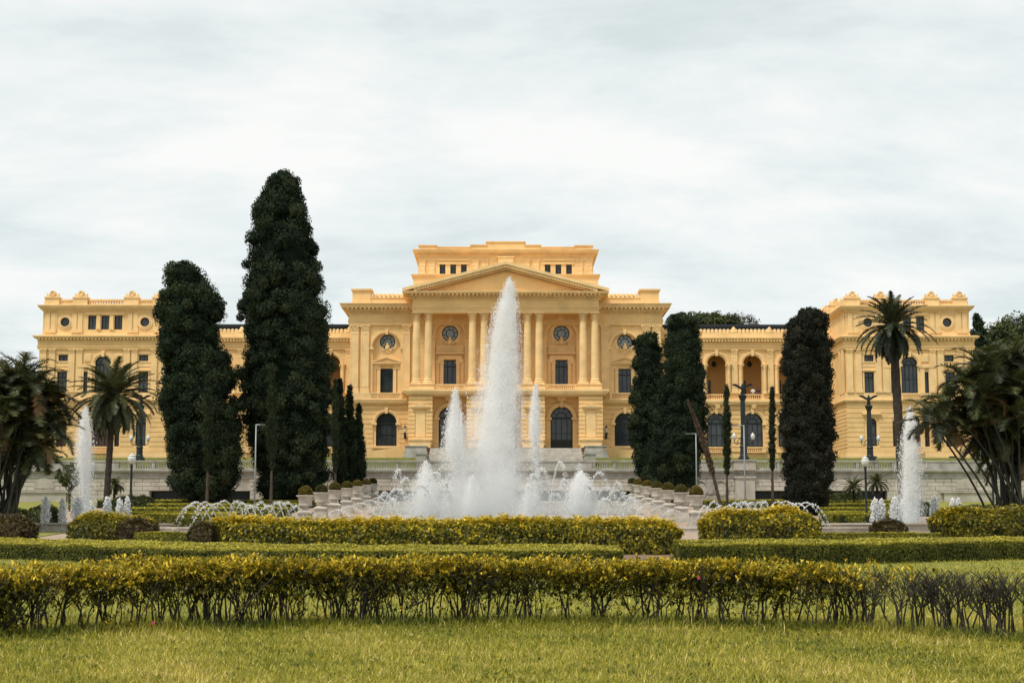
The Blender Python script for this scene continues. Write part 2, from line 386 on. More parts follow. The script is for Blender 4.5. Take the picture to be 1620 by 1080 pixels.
def rust(mb, x0, x1, z0, z1, y, ops, h, proud=.10, gap=.09):
    n = max(1, round((z1-z0)/h)); h = (z1-z0)/n
    for i in range(n):
        a, b = z0+i*h+gap/2, z0+(i+1)*h-gap/2; m = (a+b)/2
        cuts = []
        for o in ops:
            if o[0] == 'rect' and o[3]-.05 < m < o[4]+.05: cuts.append((o[1]-.1, o[2]+.1))
            if o[0] == 'arch' and o[3]-.05 < m < o[4]+.25:
                r = (o[2]-o[1])/2; zs = o[4]-r; cx = (o[1]+o[2])/2
                hw = r+.35 if m < zs else math.sqrt(max(0, (r+.35)**2-(m-zs)**2))
                if hw > 0: cuts.append((cx-hw, cx+hw))
        x = x0
        for c, d in sorted(cuts):
            if d <= x0 or c >= x1: continue
            if c-x > .1: mb.box(x, c, y-proud, y+.05, a, b)
            x = max(x, d)
        if x1-x > .1: mb.box(x, x1, y-proud, y+.05, a, b)

palace = empty('palace', (0, 204, Z(724, 199)))
tag(palace, 'wide ochre yellow neoclassical palace with columned portico and two end pavilions', 'building')
PAL_INV = Matrix.Translation(-palace.location)
def part(name, mb, mat, parent=None, smooth=False, kind=None):
    o = mb.build(name, M[mat] if isinstance(mat, str) else mat, parent or palace, smooth)
    o.matrix_parent_inverse = PAL_INV if parent is None else Matrix.Identity(4)
    if parent is not None and parent is not palace: o.matrix_parent_inverse = Matrix.Identity(4)
    if kind: o['kind'] = kind
    return o
def window(op, y, nv=2, nh=2, shutter=False):
    """frame mesh with a child of glass; y = plane of the frame's face"""
    f, g = MB(), MB(); t = .10; d0, d1 = y, y+.12; gy = y+.07
    if op[0] == 'rect':
        _, a, b, c, d = op
        f.box(a, a+t*1.4, d0, d1, c, d); f.box(b-t*1.4, b, d0, d1, c, d); f.box(a, b, d0+.003, d1, c, c+t*1.2); f.box(a, b, d0+.003, d1, d-t*1.4, d)
        for i in range(1, nv): x = a+(b-a)*i/nv; f.box(x-t*.5, x+t*.5, d0+.01, d1, c, d)
        for i in range(1, nh): z = c+(d-c)*i/nh; f.box(a, b, d0+.015, d1, z-t*.4, z+t*.4)
        if (d-c) > 2.2: z = c+(d-c)*.74; f.box(a, b, d0-.01, d1, z-t*.7, z+t*.7)
        g.box(a, b, gy, gy+.05, c, d)
    elif op[0] == 'arch':
        _, a, b, c, d = op; r = (b-a)/2; cx = (a+b)/2; zs = d-r
        f.box(a, a+t*1.5, d0, d1, c, zs); f.box(b-t*1.5, b, d0, d1, c, zs); f.ring(cx, zs, r-t*1.5, r, 0, math.pi, d0, d1, 18)
        f.box(a, b, d0-.02, d1, zs-t*1.6, zs+t*.6); f.box(a, b, d0+.003, d1, c, c+t*1.5)
        for i in range(1, nv): x = a+(b-a)*i/nv; f.box(x-t*.5, x+t*.5, d0+.01, d1, c, zs)
        for i in range(1, nh): z = c+(zs-c)*i/nh; f.box(a, b, d0+.015, d1, z-t*.4, z+t*.4)
        f.ring(cx, zs, r*.42, r*.50, 0, math.pi, d0+.01, d1, 12)
        for k in (1, 2, 3, 4):
            an = math.pi*k/5; f.prism([(cx+math.cos(an)*r*.5-.04*math.sin(an), zs+math.sin(an)*r*.5+.04*math.cos(an)), (cx+math.cos(an)*r*.5+.04*math.sin(an), zs+math.sin(an)*r*.5-.04*math.cos(an)),
                                       (cx+math.cos(an)*r*.96+.04*math.sin(an), zs+math.sin(an)*r*.96-.04*math.cos(an)), (cx+math.cos(an)*r*.96-.04*math.sin(an), zs+math.sin(an)*r*.96+.04*math.cos(an))], d0+.012, d1)
        g.prism([(a, c)] + [(b, c)] + arcpts(cx, zs, r, 0, math.pi, 18), gy, gy+.05)
    else:
        _, cx, cz, r = op
        f.ring(cx, cz, r-t*1.2, r, 0, 2*math.pi, d0, d1, 28)
        if r > .8:
            f.ring(cx, cz, r*.45, r*.54, 0, 2*math.pi, d0+.01, d1, 20)
            for k in range(8):
                an = math.pi*k/4+.2; ca, sa = math.cos(an), math.sin(an)
                f.prism([(cx+ca*r*.52-.035*sa, cz+sa*r*.52+.035*ca), (cx+ca*r*.52+.035*sa, cz+sa*r*.52-.035*ca), (cx+ca*r*.95+.035*sa, cz+sa*r*.95-.035*ca), (cx+ca*r*.95-.035*sa, cz+sa*r*.95+.035*ca)], d0+.012, d1)
        g.prism(arcpts(cx, cz, r, 0, 2*math.pi, 28)[:-1], gy, gy+.05)
    w = part('window', f, 'frame')
    p = g.build('pane', M['brown' if shutter else ('sky_toned_glass' if op[0] == 'round' and op[3] > 1 else 'glass')], w)
    return w
def balusters(mb, x0, x1, y, z0, z1, pitch=.26, r=.09):
    n = max(1, int((x1-x0)/pitch)); h = z1-z0
    for i in range(n):
        x = x0+(x1-x0)*(i+.5)/n
        mb.lathe([(r*.9, z0), (r*.6, z0+h*.12), (r*1.15, z0+h*.35), (r*.5, z0+h*.72), (r*.9, z1)], x, y, 6)
def balustrade(x0, x1, y, z0, z1, parent=None, mat='yellow2', pitch=.26, thick=.3, zones=None, name='balustrade'):
    """rail, plinth and solid end blocks; the balusters are a child"""
    h = z1-z0; b = MB()
    b.box(x0, x1, y-thick/2, y+thick/2, z1-h*.18, z1); b.box(x0, x1, y-thick/2, y+thick/2, z0, z0+h*.16)
    s = MB(); zones = zones or [(x0+.15, x1-.15)]; x = x0
    for a, c in zones:
        if a-x > .02: b.box(x, a, y-thick*.42, y+thick*.42, z0+h*.16, z1-h*.18)
        balusters(s, a, c, y, z0+h*.16, z1-h*.18, pitch); x = c
    if x1-x > .02: b.box(x, x1, y-thick*.42, y+thick*.42, z0+h*.16, z1-h*.18)
    o = part(name, b, mat) if parent is None else b.build(name, M[mat], parent)
    k = s.build('balusters', M[mat], o); k['kind'] = 'stuff'
    return o
def capital_mesh(r, h, flat=False):
    """leafy capital, origin at its bottom centre"""
    mb = MB(); n = 8
    mb.lathe([(r*.88, 0), (r*.98, h*.04), (r*.86, h*.08), (r*.88, h*.5), (r*1.15, h*.86)], n=16)
    for tier, (zb, ht, off) in enumerate(((.06, .40, 0), (.32, .40, .5))):
        for k in range(n):
            a = 2*math.pi*(k+off)/n; ca, sa = math.cos(a), math.sin(a); w = r*.33
            def P(rad, t, z): return (ca*rad - sa*t, sa*rad + ca*t, z*h)
            mb.poly([P(r*.9, -w, zb), P(r*.9, w, zb), P(r*1.1, w*.8, zb+ht*.7), P(r*1.1, -w*.8, zb+ht*.7)])
            mb.poly([P(r*1.1, -w*.8, zb+ht*.7), P(r*1.1, w*.8, zb+ht*.7), P(r*1.5, w*.5, zb+ht), P(r*1.5, -w*.5, zb+ht)])
            mb.poly([P(r*1.5, -w*.5, zb+ht), P(r*1.5, w*.5, zb+ht), P(r*1.46, w*.35, zb+ht*.72), P(r*1.46, -w*.35, zb+ht*.72)])
    for k in range(4):
        a = math.pi/4+math.pi/2*k; mb.ball((math.cos(a)*r*1.36, math.sin(a)*r*1.36, h*.80), r*.26, 8, 5)
    q = r*1.45; mb.box(-q, q, -q, q, h*.90, h)
    return mb
def pilaster_cap(mb, x0, x1, y, proj, z0, z1):
    h = z1-z0; w = x1-x0; n = 3
    mb.box(x0, x1, y-proj, y+.05, z0, z0+h*.08); mb.box(x0-.08, x1+.08, y-proj-.10, y+.05, z1-h*.12, z1)
    mb.taper(x0-.0, x1+.0, y-proj*1.0, y+.04, z0+h*.08, z1-h*.12, 1.06)
    for t, (za, zb) in enumerate(((.10, .48), (.40, .78))):
        m = n if t == 0 else n-1
        for i in range(m):
            c = x0+w*(i+.5)/m; lw = w/m*.34
            mb.poly([(c-lw, y-proj-.01, z0+h*za), (c+lw, y-proj-.01, z0+h*za), (c+lw*.7, y-proj-.10, z0+h*zb), (c-lw*.7, y-proj-.10, z0+h*zb)])
            mb.poly([(c-lw*.7, y-proj-.10, z0+h*zb), (c+lw*.7, y-proj-.10, z0+h*zb), (c+lw*.4, y-proj-.13, z0+h*(zb-.12)), (c-lw*.4, y-proj-.13, z0+h*(zb-.12))])
    for sx in (x0, x1): mb.ball((sx, y-proj-.02, z1-h*.22), min(.16, w*.14), 8, 5)
def pilaster(x0, x1, y, proj, z0, z1, zcap):
    mb = MB(); e = .08
    mb.box(x0-e, x1+e, y-proj-e, y+.02, z0, z0+.35); mb.box(x0-e*.5, x1+e*.5, y-proj-e*.5, y+.02, z0+.35, z0+.55)
    w = x1-x0
    mb.box(x0, x1, y-proj, y+.02, z0+.55, zcap)
    if w > .8:                                 # raised edges round a sunk panel
        for a, b in ((x0+.02, x0+w*.16), (x1-w*.16, x1-.02)): mb.box(a, b, y-proj-.035, y-proj, z0+.75, zcap-.15)
        mb.box(x0+w*.16, x1-w*.16, y-proj-.033, y-proj, zcap-.30, zcap-.15); mb.box(x0+w*.16, x1-w*.16, y-proj-.033, y-proj, z0+.75, z0+.9)
    p = part('pilaster', mb, 'yellow2')
    c = MB(); pilaster_cap(c, x0, x1, y, proj, zcap, z1); c.build('capital', M['yellow2'], p)
    return p
def small_pediment(x0, x1, y, z0, z1, proj=.35, h0=.35, seg=False):
    mb = MB(); cx = (x0+x1)/2
    mb.box(x0, x1, y-proj*.7, y+.02, z0, z0+h0*.6); mb.box(x0-.1, x1+.1, y-proj, y+.02, z0+h0*.6, z0+h0)
    if seg:
        mb.prism([(x0-.1, z0+h0)] + [(x0-.1+(x1-x0+.2)*i/10, z0+h0+(z1-z0-h0)*math.sin(math.pi*i/10)) for i in range(1, 10)] + [(x1+.1, z0+h0)], y-proj*.6, y+.02)
    else:
        mb.prism([(x0-.1, z0+h0), (x1+.1, z0+h0), (cx, z1-.18)], y-proj*.5, y+.02)
        for s in (-1, 1):
            xe = x0-.12 if s < 0 else x1+.12
            mb.prism([(xe, z0+h0), (xe, z0+h0+.16), (cx, z1), (cx, z1-.18)], y-proj, y+.02)
    return part('window_pediment', mb, 'yellow2')
def crest(cx, y, z, s=1.0, wide=1.0):
    mb = MB()
    mb.ball((cx, y, z+.15*s), .42*s, 10, 7, (.95, .45, 1.2)); mb.ball((cx, y-.02, z+.72*s), .22*s, 8, 6, (1, .6, 1))
    for k in (-1, 1):
        mb.tube([(cx+k*.30*s, y, z-.2*s), (cx+k*.75*s*wide, y, z-.30*s), (cx+k*1.0*s*wide, y, z-.05*s), (cx+k*.85*s*wide, y, z+.18*s), (cx+k*.66*s*wide, y, z+.05*s)], [.16*s, .15*s, .13*s, .10*s, .06*s], 6)
        mb.tube([(cx+k*.32*s, y, z+.45*s), (cx+k*.62*s, y, z+.62*s), (cx+k*.52*s, y, z+.86*s)], [.10*s, .09*s, .05*s], 6)
    return part('crest', mb, 'yellow2', smooth=True)
def archivolt(cx, zs, r0, r1, y, proj=.24):
    mb = MB(); mb.ring(cx, zs, r0, r0+(r1-r0)*.45, 0, math.pi, y-proj*.6, y+.02, 22); mb.ring(cx, zs, r0+(r1-r0)*.45, r1, 0, math.pi, y-proj, y+.02, 22)
    mb.prism([(cx-.16, zs+r0-.15), (cx+.16, zs+r0-.15), (cx+.24, zs+r1+.25), (cx-.24, zs+r1+.25)], y-proj-.14, y+.02)
    for s in (-1, 1): mb.box(cx+s*(r0+r1)/2-(r1-r0)*.8, cx+s*(r0+r1)/2+(r1-r0)*.8, y-proj-.05, y+.02, zs-.28, zs)
    return part('archivolt', mb, 'yellow2')
ZB = 7.0                                      # walls reach down into the terrace

# ---- central block
YC = 206.0
def zc(p): return Z(p, YC)
def xc(o, p=560): return HX(o, p, YC)
XW = xc(245.5)
DOOR_Y = 203.8
mb = MB(); ops = []
NICHE = []
for s in (-1, 1):
    cx = s*xc(188.3, 560); r = xc(22); o = ('arch', cx-r, cx+r, zc(621), zc(549.5)+r); ops.append(o); NICHE.append((o, 'side', s))
for k in (-1, 0, 1):
    cx = k*xc(88.3, 540); r = xc(23.3); o = ('arch', cx-r, cx+r, zc(609), zc(531.5)+r); ops.append(o); NICHE.append((o, 'porch', k))
wall(mb, -XW, XW, zc(637), zc(498), YC, .5, ops)
for s in (-1, 1): mb.poly([(s*XW, YC, ZB), (s*XW, YC+30, ZB), (s*XW, YC+30, zc(482)), (s*XW, YC, zc(482))])
mb.box(-XW+.1, XW-.1, YC+.6, YC+30, zc(482)-1, zc(482)-.4)
part('upper_wall', mb, 'yellow')
# the sunk fields of the niches, with round window, window and their dressings
wins = []
for o, kind, s in NICHE:
    mb = MB()
    _, a, b, c, d = o; cx = (a+b)/2; yb = YC+.5
    if kind == 'side': ro = ('round', cx+xc(.8), zc(540.5), xc(12.3)); rw = ('rect', cx-xc(11), cx+xc(11), c+.02, zc(582.3))
    else: ro = ('round', cx, zc(526.8), xc(13)); rw = ('rect', cx-xc(11.2), cx+xc(11.2), c+.02, zc(568.6))
    wall(mb, a-.1, b+.1, c-.1, d+.1, yb, .35, [ro, rw]); part('niche_wall', mb, 'yellow'); wins += [(ro, yb), (rw, yb)]
    r1 = (b-a)/2
    archivolt(cx, d-r1, r1, r1+xc(3.8), YC)
    e = MB(); e.ring(ro[1], ro[2], ro[3], ro[3]+.32, 0, 6.2832, yb-.12, yb+.02, 28); e.ring(ro[1], ro[2], ro[3]+.32, ro[3]+.52, 0, 6.2832, yb-.05, yb+.02, 28); part('round_moulding', e, 'yellow2')
    if kind == 'side':
        small_pediment(cx-xc(21.5), cx+xc(21.5), yb, zc(577), zc(564), .55)
        crest(cx+xc(.8), yb-.12, zc(550.5), .8)
    else:
        e = MB(); e.box(cx-xc(22.5), cx+xc(22.5), yb-.55, yb+.02, zc(559.5), zc(557.5)); e.box(cx-xc(22), cx+xc(22), yb-.25, yb+.02, zc(557.5), zc(548)); e.box(cx-xc(22.6), cx+xc(22.6), yb-.35, yb+.02, zc(548), zc(546.5))
        for i in range(22): x = cx-xc(20.5)+xc(41)*(i+.5)/22; e.box(x-.05, x+.05, yb-.30, yb-.24, zc(556), zc(550))
        for i in range(22): x = cx-xc(21.5)+xc(43)*(i+.5)/22; e.box(x-.04, x+.04, yb-.45, yb, zc(561.5), zc(559.5))
        e.box(cx-xc(19), cx+xc(19), yb-.2, yb+.02, zc(567.5), zc(561.5))
        part('window_entablature', e, 'yellow2')
        crest(cx, yb-.12, zc(541), .85, 1.0)
    for k in (-1, 1):
        e = MB(); xm = cx+k*xc(16.3); zt = zc(577) if kind == 'side' else zc(567.5)
        for dx_ in (-.32, .32): e.box(xm+dx_-.22, xm+dx_+.22, yb-.18, yb+.02, c+.02, zt-.55)
        e.box(xm-.62, xm+.62, yb-.24, yb+.02, zt-.55, zt-.38); e.box(xm-.56, xm+.56, yb-.2, yb+.02, zt-.38, zt)
        for q in (-.45, .45): e.ball((xm+q, yb-.2, zt-.2), .16, 7, 5)
        part('window_pilaster', e, 'yellow2')
for o, y in wins: window(o, y+.16, 3 if o[0] == 'rect' else 2, 1)
# corner and inner pilasters of the block
for s in (-1, 1):
    for a, b in ((216, 229), (232.5, 245.4), (151, 163)):
        x0, x1 = sorted((s*xc(a), s*xc(b))); pilaster(x0, x1, YC, .28, zc(621), zc(514.5), zc(525.5))
# wall of small stone courses behind the columns
mb = MB(); rust(mb, -xc(150), xc(150), zc(608), zc(500), YC, [(o[0], o[1]-.9, o[2]+.9, o[3], o[4]+.9) for o, k, s in NICHE], .62, .04, .05); part('coursed_panels', mb, 'yellow', kind='stuff')
# entablature + cornice of the block, parapets
mb = MB(); layers(mb, -XW, XW, YC, YC+30, [(zc(514.5), zc(510), .30), (zc(510), zc(505), .36), (zc(505), zc(497), .26)]); part('entablature', mb, 'yellow')
mb = MB(); layers(mb, -XW, XW, YC, YC+30, [(zc(497), zc(495.5), .42), (zc(495.5), zc(493), .3), (zc(493), zc(491), .66), (zc(491), zc(488), .6), (zc(488), zc(484.8), 1.25), (zc(484.8), zc(482.6), 1.36), (zc(482.6), zc(481.6), 1.46)])
part('cornice', mb, 'yellow2')
for s in (-1, 1):
    d = MB(); x0, x1 = sorted((s*xc(150), s*(XW+.3))); dentils(d, x0, x1, YC-.3, .30, zc(495.4), zc(493.1), .34, .18); dentils(d, x0-.3, x1+.3, YC-.6, .58, zc(490.6), zc(488.1), .56, .26)
    part('dentils', d, 'yellow2', kind='stuff')
    p = MB(); x0, x1 = sorted((s*xc(214.5), s*xc(243.5)))
    p.box(x0, x1, YC-.1, YC+2.4, zc(481.6), zc(461)); p.box(x0-.12, x1+.12, YC-.22, YC+2.52, zc(461), zc(459.8)); p.box(x0-.2, x1+.2, YC-.3, YC+2.6, zc(459.8), zc(457.2)); p.box(x0-.1, x1+.1, YC-.2, YC+2.5, zc(481.6), zc(477)); part('parapet_block', p, 'yellow')
    q = MB(); x0, x1 = sorted((s*xc(150), s*xc(214.6))); q.box(x0, x1, YC, YC+.8, zc(481.6), zc(471.5)); q.box(x0, x1, YC-.1, YC+.9, zc(471.5), zc(470)); pr = part('parapet', q, 'yellow')
    a = MB(); n = 8
    for i in range(n):
        x = s*xc(155)+s*xc(56)*(i+.5)/n; a.ball((x, YC+.4, zc(467.3)), .34, 8, 6, (1, .35, 1.1)); a.box(x-.42, x+.42, YC+.28, YC+.52, zc(470), zc(468.6))
    k = a.build('cresting', M['yellow2'], pr, True); k['kind'] = 'stuff'
# ground floor of the block
mb = MB(); gops = []
for s in (-1, 1):
    cx = s*xc(188.8, 680); r = xc(16.4, 680); gops.append(('arch', cx-r, cx+r, zc(705), zc(652.5)))
XG = xc(245.5, 600)
wall(mb, -XG, XG, ZB, zc(637), YC, .6, gops); part('ground_floor_wall', mb, 'yellow')
mb = MB()
for s in (-1, 1):
    x0, x1 = sorted((s*xc(150, 680), s*XG)); rust(mb, x0, x1, zc(709), zc(640), YC, gops, .66)
part('rusticated_courses', mb, 'yellow', kind='stuff')
for o in gops:
    window(o, YC+.3, 4, 2); archivolt((o[1]+o[2])/2, o[4]-(o[2]-o[1])/2, (o[2]-o[1])/2, (o[2]-o[1])/2+.42, YC-.06)
    b = MB(); b.box(o[1]-.5, o[2]+.5, YC-.4, YC+.02, zc(709), zc(705.3)); part('window_sill', b, 'yellow2')
mb = MB(); layers(mb, -XG, XG, YC, YC+25, [(zc(640), zc(637), .35), (zc(637), zc(633.5), .62), (zc(633.5), zc(631.7), .72)]); mb.box(-XG-.1, XG+.1, YC-.12, YC+1, ZB, zc(709)); part('string_course', mb, 'yellow2')
for s in (-1, 1):
    x0, x1 = sorted((s*xc(163.5), s*xc(214.5))); xm = s*xc(188.3)
    balustrade(x0, x1, YC-.45, zc(631.7), zc(621.5), zones=[(x0+.3, x0+1.1), (xm-1, xm+1), (x1-1.1, x1-.3)])
    w = MB(); x0, x1 = sorted((s*xc(214.5), s*(XG+.3))); w.box(x0, x1, YC-.55, YC+.02, zc(631.7), zc(621)); part('pilaster_plinth', w, 'yellow2')
    # sloping ramp wall beside the window foot
    w = MB(); xa, xb = s*xc(238, 710), s*xc(156, 710); w.prism([(xa, ZB), (xb, ZB), (xb, zc(708)), (xa, zc(717))], YC-2.2, YC-1.7); part('ramp_wall', w, 'yellow')

# ---- portico
YP = 202.2
def zp(p): return Z(p, YP)
def xp(o, p=560): return HX(o, p, YP)
dops = []
for k in (-1, 0, 1):
    cx = k*HX(88.5, 680, DOOR_Y); r = HX(17.5, 680, DOOR_Y); dops.append(('arch', cx-r, cx+r, Z(710.5, DOOR_Y), Z(643, DOOR_Y)))
mb = MB(); XD = HX(150, 680, DOOR_Y); wall(mb, -XD, XD, ZB, Z(626, DOOR_Y), DOOR_Y, .6, dops)
for s in (-1, 1): mb.poly([(s*XD, DOOR_Y, ZB), (s*XD, YC, ZB), (s*XD, YC, Z(626, DOOR_Y)), (s*XD, DOOR_Y, Z(626, DOOR_Y))])
part('porch_wall', mb, 'yellow')
mb = MB(); rust(mb, -XD, XD, Z(708, DOOR_Y), Z(630, DOOR_Y), DOOR_Y, dops, .66, .07); part('rusticated_courses', mb, 'yellow', kind='stuff')
for o in dops:
    w = window(o, DOOR_Y+.35, 4, 2); w.name = 'door'
    archivolt((o[1]+o[2])/2, o[4]-(o[2]-o[1])/2, (o[2]-o[1])/2, (o[2]-o[1])/2+.5, DOOR_Y-.05)
    b = MB(); b.box(o[1]+.15, o[2]-.15, DOOR_Y+.30, DOOR_Y+.40, o[3]+.15, o[3]+1.3); b.build('kick_panel', M['frame'], w)
    cx = (o[1]+o[2])/2; b = MB(); b.taper(cx-.55, cx+.55, DOOR_Y-.7, DOOR_Y+.02, Z(634, DOOR_Y), Z(625, DOOR_Y), 1.25); b.ball((cx, DOOR_Y-.4, Z(634, DOOR_Y)), .28, 8, 6); part('bracket', b, 'yellow2')
PY0 = 200.9
for s in (-1, 1):
    for a, b in ((24.2, 62), (116, 154)):
        x0, x1 = sorted((s*HX(a, 670, PY0), s*HX(b, 670, PY0)))
        zt, zb = Z(626, PY0), Z(704, PY0)
        core = MB(); core.box(x0+.12, x1-.12, PY0+.12, DOOR_Y+.1, ZB, zt); pr = part('pier', core, 'yellow')
        n = 12; h = (zt-zb)/n; w = x1-x0
        px0, px1 = x0+w*.30, x1-w*.30
        for i in range(n):
            za, z2 = zb+i*h+.05, zb+(i+1)*h-.05
            if 2 <= i <= 8:
                for u, v in ((x0, px0-.1), (px1+.1, x1)): c = MB(); c.box(u, v, PY0, DOOR_Y, za, z2); c.build('course', M['yellow'], pr)
            else: c = MB(); c.box(x0, x1, PY0, DOOR_Y, za, z2); c.build('course', M['yellow'], pr)
        c = MB(); c.box(px0, px1, PY0+.03, PY0+.2, zb+2*h, zb+8.1*h); c.build('panel', M['yellow2'], pr)
        c = MB(); zq = zb+9.0*h; c.box(px0-.5, px1+.5, PY0-.3, PY0+.1, zq, zq+.16); c.prism([(px0-.6, zq+.16), (px1+.6, zq+.16), ((px0+px1)/2, zq+.62)], PY0-.34, PY0+.1); c.build('panel_pediment', M['yellow2'], pr)
        c = MB(); c.box(px0-.75, px1+.75, PY0-.6, PY0+.05, zb-.35, zb+1.15*h); c.box(px0-.9, px1+.9, PY0-.75, PY0+.05, zb+1.15*h, zb+1.5*h); c.build('panel_plinth', M['yellow2'], pr)
        if a > 100:
            xm = (px0+px1)/2+s*.5; g = MB(); g.box(xm-1.55, xm+1.55, PY0-1.3, PY0+1.0, ZB, Z(714, PY0-1)); g.taper(xm-1.45, xm+1.45, PY0-1.2, PY0+.9, Z(714, PY0-1), Z(706, PY0-1), .93); g.box(xm-1.7, xm+1.7, PY0-1.45, PY0+1.1, ZB, Z(721, PY0-1)); g.box(xm-1.5, xm+1.5, PY0-1.25, PY0+.95, Z(706, PY0-1), Z(704.6, PY0-1)); g.build('stone_pedestal', M['stone2'], pr)
# balcony slab, plinths under the columns, balustrades
XS = xp(156, 620); mb = MB()
layers(mb, -XS, XS, PY0, YC, [(zp(626.5), zp(624), .10), (zp(624), zp(620.5), .38), (zp(620.5), zp(617.5), .5)]); part('balcony_slab', mb, 'yellow2')
for s in (-1, 1):
    for a, b in ((24.4, 62.5), (112.5, 151.5)):
        x0, x1 = sorted((s*xp(a, 610), s*xp(b, 610))); mb = MB(); mb.box(x0, x1, YP-.95, YP+1.2, zp(617.5), zp(609.3)); mb.box(x0-.1, x1+.1, YP-1.05, YP+1.3, zp(609.3), zp(608)); part('column_plinth', mb, 'yellow2')
    x0, x1 = sorted((s*xp(62.7, 610), s*xp(112.3, 610))); xm = (x0+x1)/2
    balustrade(x0, x1, YP-.5, zp(617.5), zp(608.2), zones=[(x0+.3, x0+1.15), (xm-1, xm+1), (x1-1.15, x1-.3)])
x1 = xp(24.2, 610); balustrade(-x1, x1, YP-.5, zp(617.5), zp(608.2), zones=[(-1, 1)])
# columns
rc, zb, zt = xp(6.1), zp(608), zp(494.8); hb, hc = .75, zp(494.8)-zp(509.3)
sh = MB(); prof = [(rc*(1.0-.14*(t**1.6)), hb+(zt-zb-hb-hc)*t) for t in np.linspace(0, 1, 7)]; sh.lathe(prof, n=40, flute=.045); shaft_me = sh.mesh('column'); shaft_me.materials.append(M['yellow2'])
bs = MB(); bs.box(-rc*1.35, rc*1.35, -rc*1.35, rc*1.35, 0, .22); bs.lathe([(rc*1.32, .22), (rc*1.36, .32), (rc*1.2, .42), (rc*1.08, .48), (rc*1.18, .58), (rc*1.12, .68), (rc*1.0, .76)], n=24); base_me = bs.mesh('base'); base_me.materials.append(M['yellow2']); 
cp_me = capital_mesh(rc*.9, hc).mesh('capital'); cp_me.materials.append(M['yellow2'])
for s in (-1, 1):
    for o in (34.4, 52.8, 122.6, 141.2):
        c = link('column', shaft_me, None, palace); c.matrix_parent_inverse = PAL_INV; c.location = (s*xp(o), YP, zb)
        link('base', base_me, None, c); k = link('capital', cp_me, None, c); k.location = (0, 0, zt-hc-zb)
# porch ceiling + entablature + pediment
YE = YP-rc*1.0; XE = xp(147, 490)
def ze(p): return Z(p, YE)
mb = MB(); mb.box(-XE, XE, YE, YE+2*rc+.2, ze(494.8), ze(490.3)); mb.box(-XE-.06, XE+.06, YE-.06, YE+2*rc+.26, ze(490.3), ze(487)); mb.box(-XE-.16, XE+.16, YE-.16, YE+2*rc+.3, ze(487), ze(486)); mb.box(-XE, XE, YE+.02, YC, ze(486), ze(473.5))
for s in (-1, 1): x0, x1 = sorted((s*XE, s*(XE-2*rc))); mb.box(x0, x1, YE+2*rc+.2, YC, ze(494.8), ze(486))
mb.box(-XE+.05, XE-.05, YE+.5, YC, ze(486.5), ze(486)); part('portico_entablature', mb, 'yellow')
for k in (-1, 0, 1):
    mb = MB(); cx = k*xp(88.3); mb.box(cx-.35, cx+.35, YC-.9, YC+.02, zc(505), zc(499)); part('bracket', mb, 'yellow2')
mb = MB(); yb = YC+8
for a, b, p in ((473.5, 472, .25), (470, 468.6, .52), (468.6, 465.8, .46), (465.8, 464, 1.2), (464, 462.8, 1.32)): mb.box(-XE-p, XE+p, YE-p, YC+.5, ze(a), ze(b))
mb.box(-XE-.1, XE+.1, YE-.1, YC, ze(472), ze(470)); part('portico_cornice', mb, 'yellow2')
d = MB(); dentils(d, -XE, XE, YE-.1, .34, ze(471.9), ze(470.1), .34, .18, None); dentils(d, -XE-.3, XE+.3, YE-.46, .66, ze(468.3), ze(465.9), .54, .26); part('dentils', d, 'yellow2', kind='stuff')
XR = XE+1.32; za, zb2 = ze(462.8), Z(414, YE-1); slope = (zb2-za-.75)/XR
mb = MB(); mb.prism([(-XE, za), (XE, za), (0, zb2-.9)], YE+.05, yb); part('tympanum', mb, 'yellow')
for s in (-1, 1):
    rk = MB()
    def rz(x, k): return za+(XR-abs(x))*slope+k
    rk.prism([(s*XR, za), (s*XR, za+.42), (0, zb2), (0, zb2-.36)], YE-1.3, yb)
    sl2 = (zb2-.36-za)/XR
    def rl(x, k=0): return za+(XR-abs(x))*sl2+k
    def band(k0, k1, y0):
        xa, xb = XR-(-k0)/sl2, XR-(-k1)/sl2
        rk.prism([(s*xb, za), (s*xa, za), (0, rl(0, k0)), (0, rl(0, k1))], y0, YE+.3)
    band(-.02, -.46, YE-.40); band(-.46, -.62, YE-.55); band(-.62, -.92, YE-.15)
    r_ = part('raking_cornice', rk, 'yellow2')
    d = MB(); n = 36
    for i in range(n):
        x = s*(XR-1.5)*(i+.4)/n; z = rl(x); u = .15*sl2*s
        if z-.40 > za: d.prism([(x-.15, z-.40+u), (x+.15, z-.40-u), (x+.15, z+.03-u), (x-.15, z+.03+u)], YE-1.15, YE-.38)
        for q in (-.16, .16):
            if z-.86 > za: d.prism([(x+q-.09, z-.86), (x+q+.09, z-.86), (x+q+.09, z-.62), (x+q-.09, z-.62)], YE-.40, YE-.12)
    k = d.build('dentils', M['yellow2'], r_); k['kind'] = 'stuff'
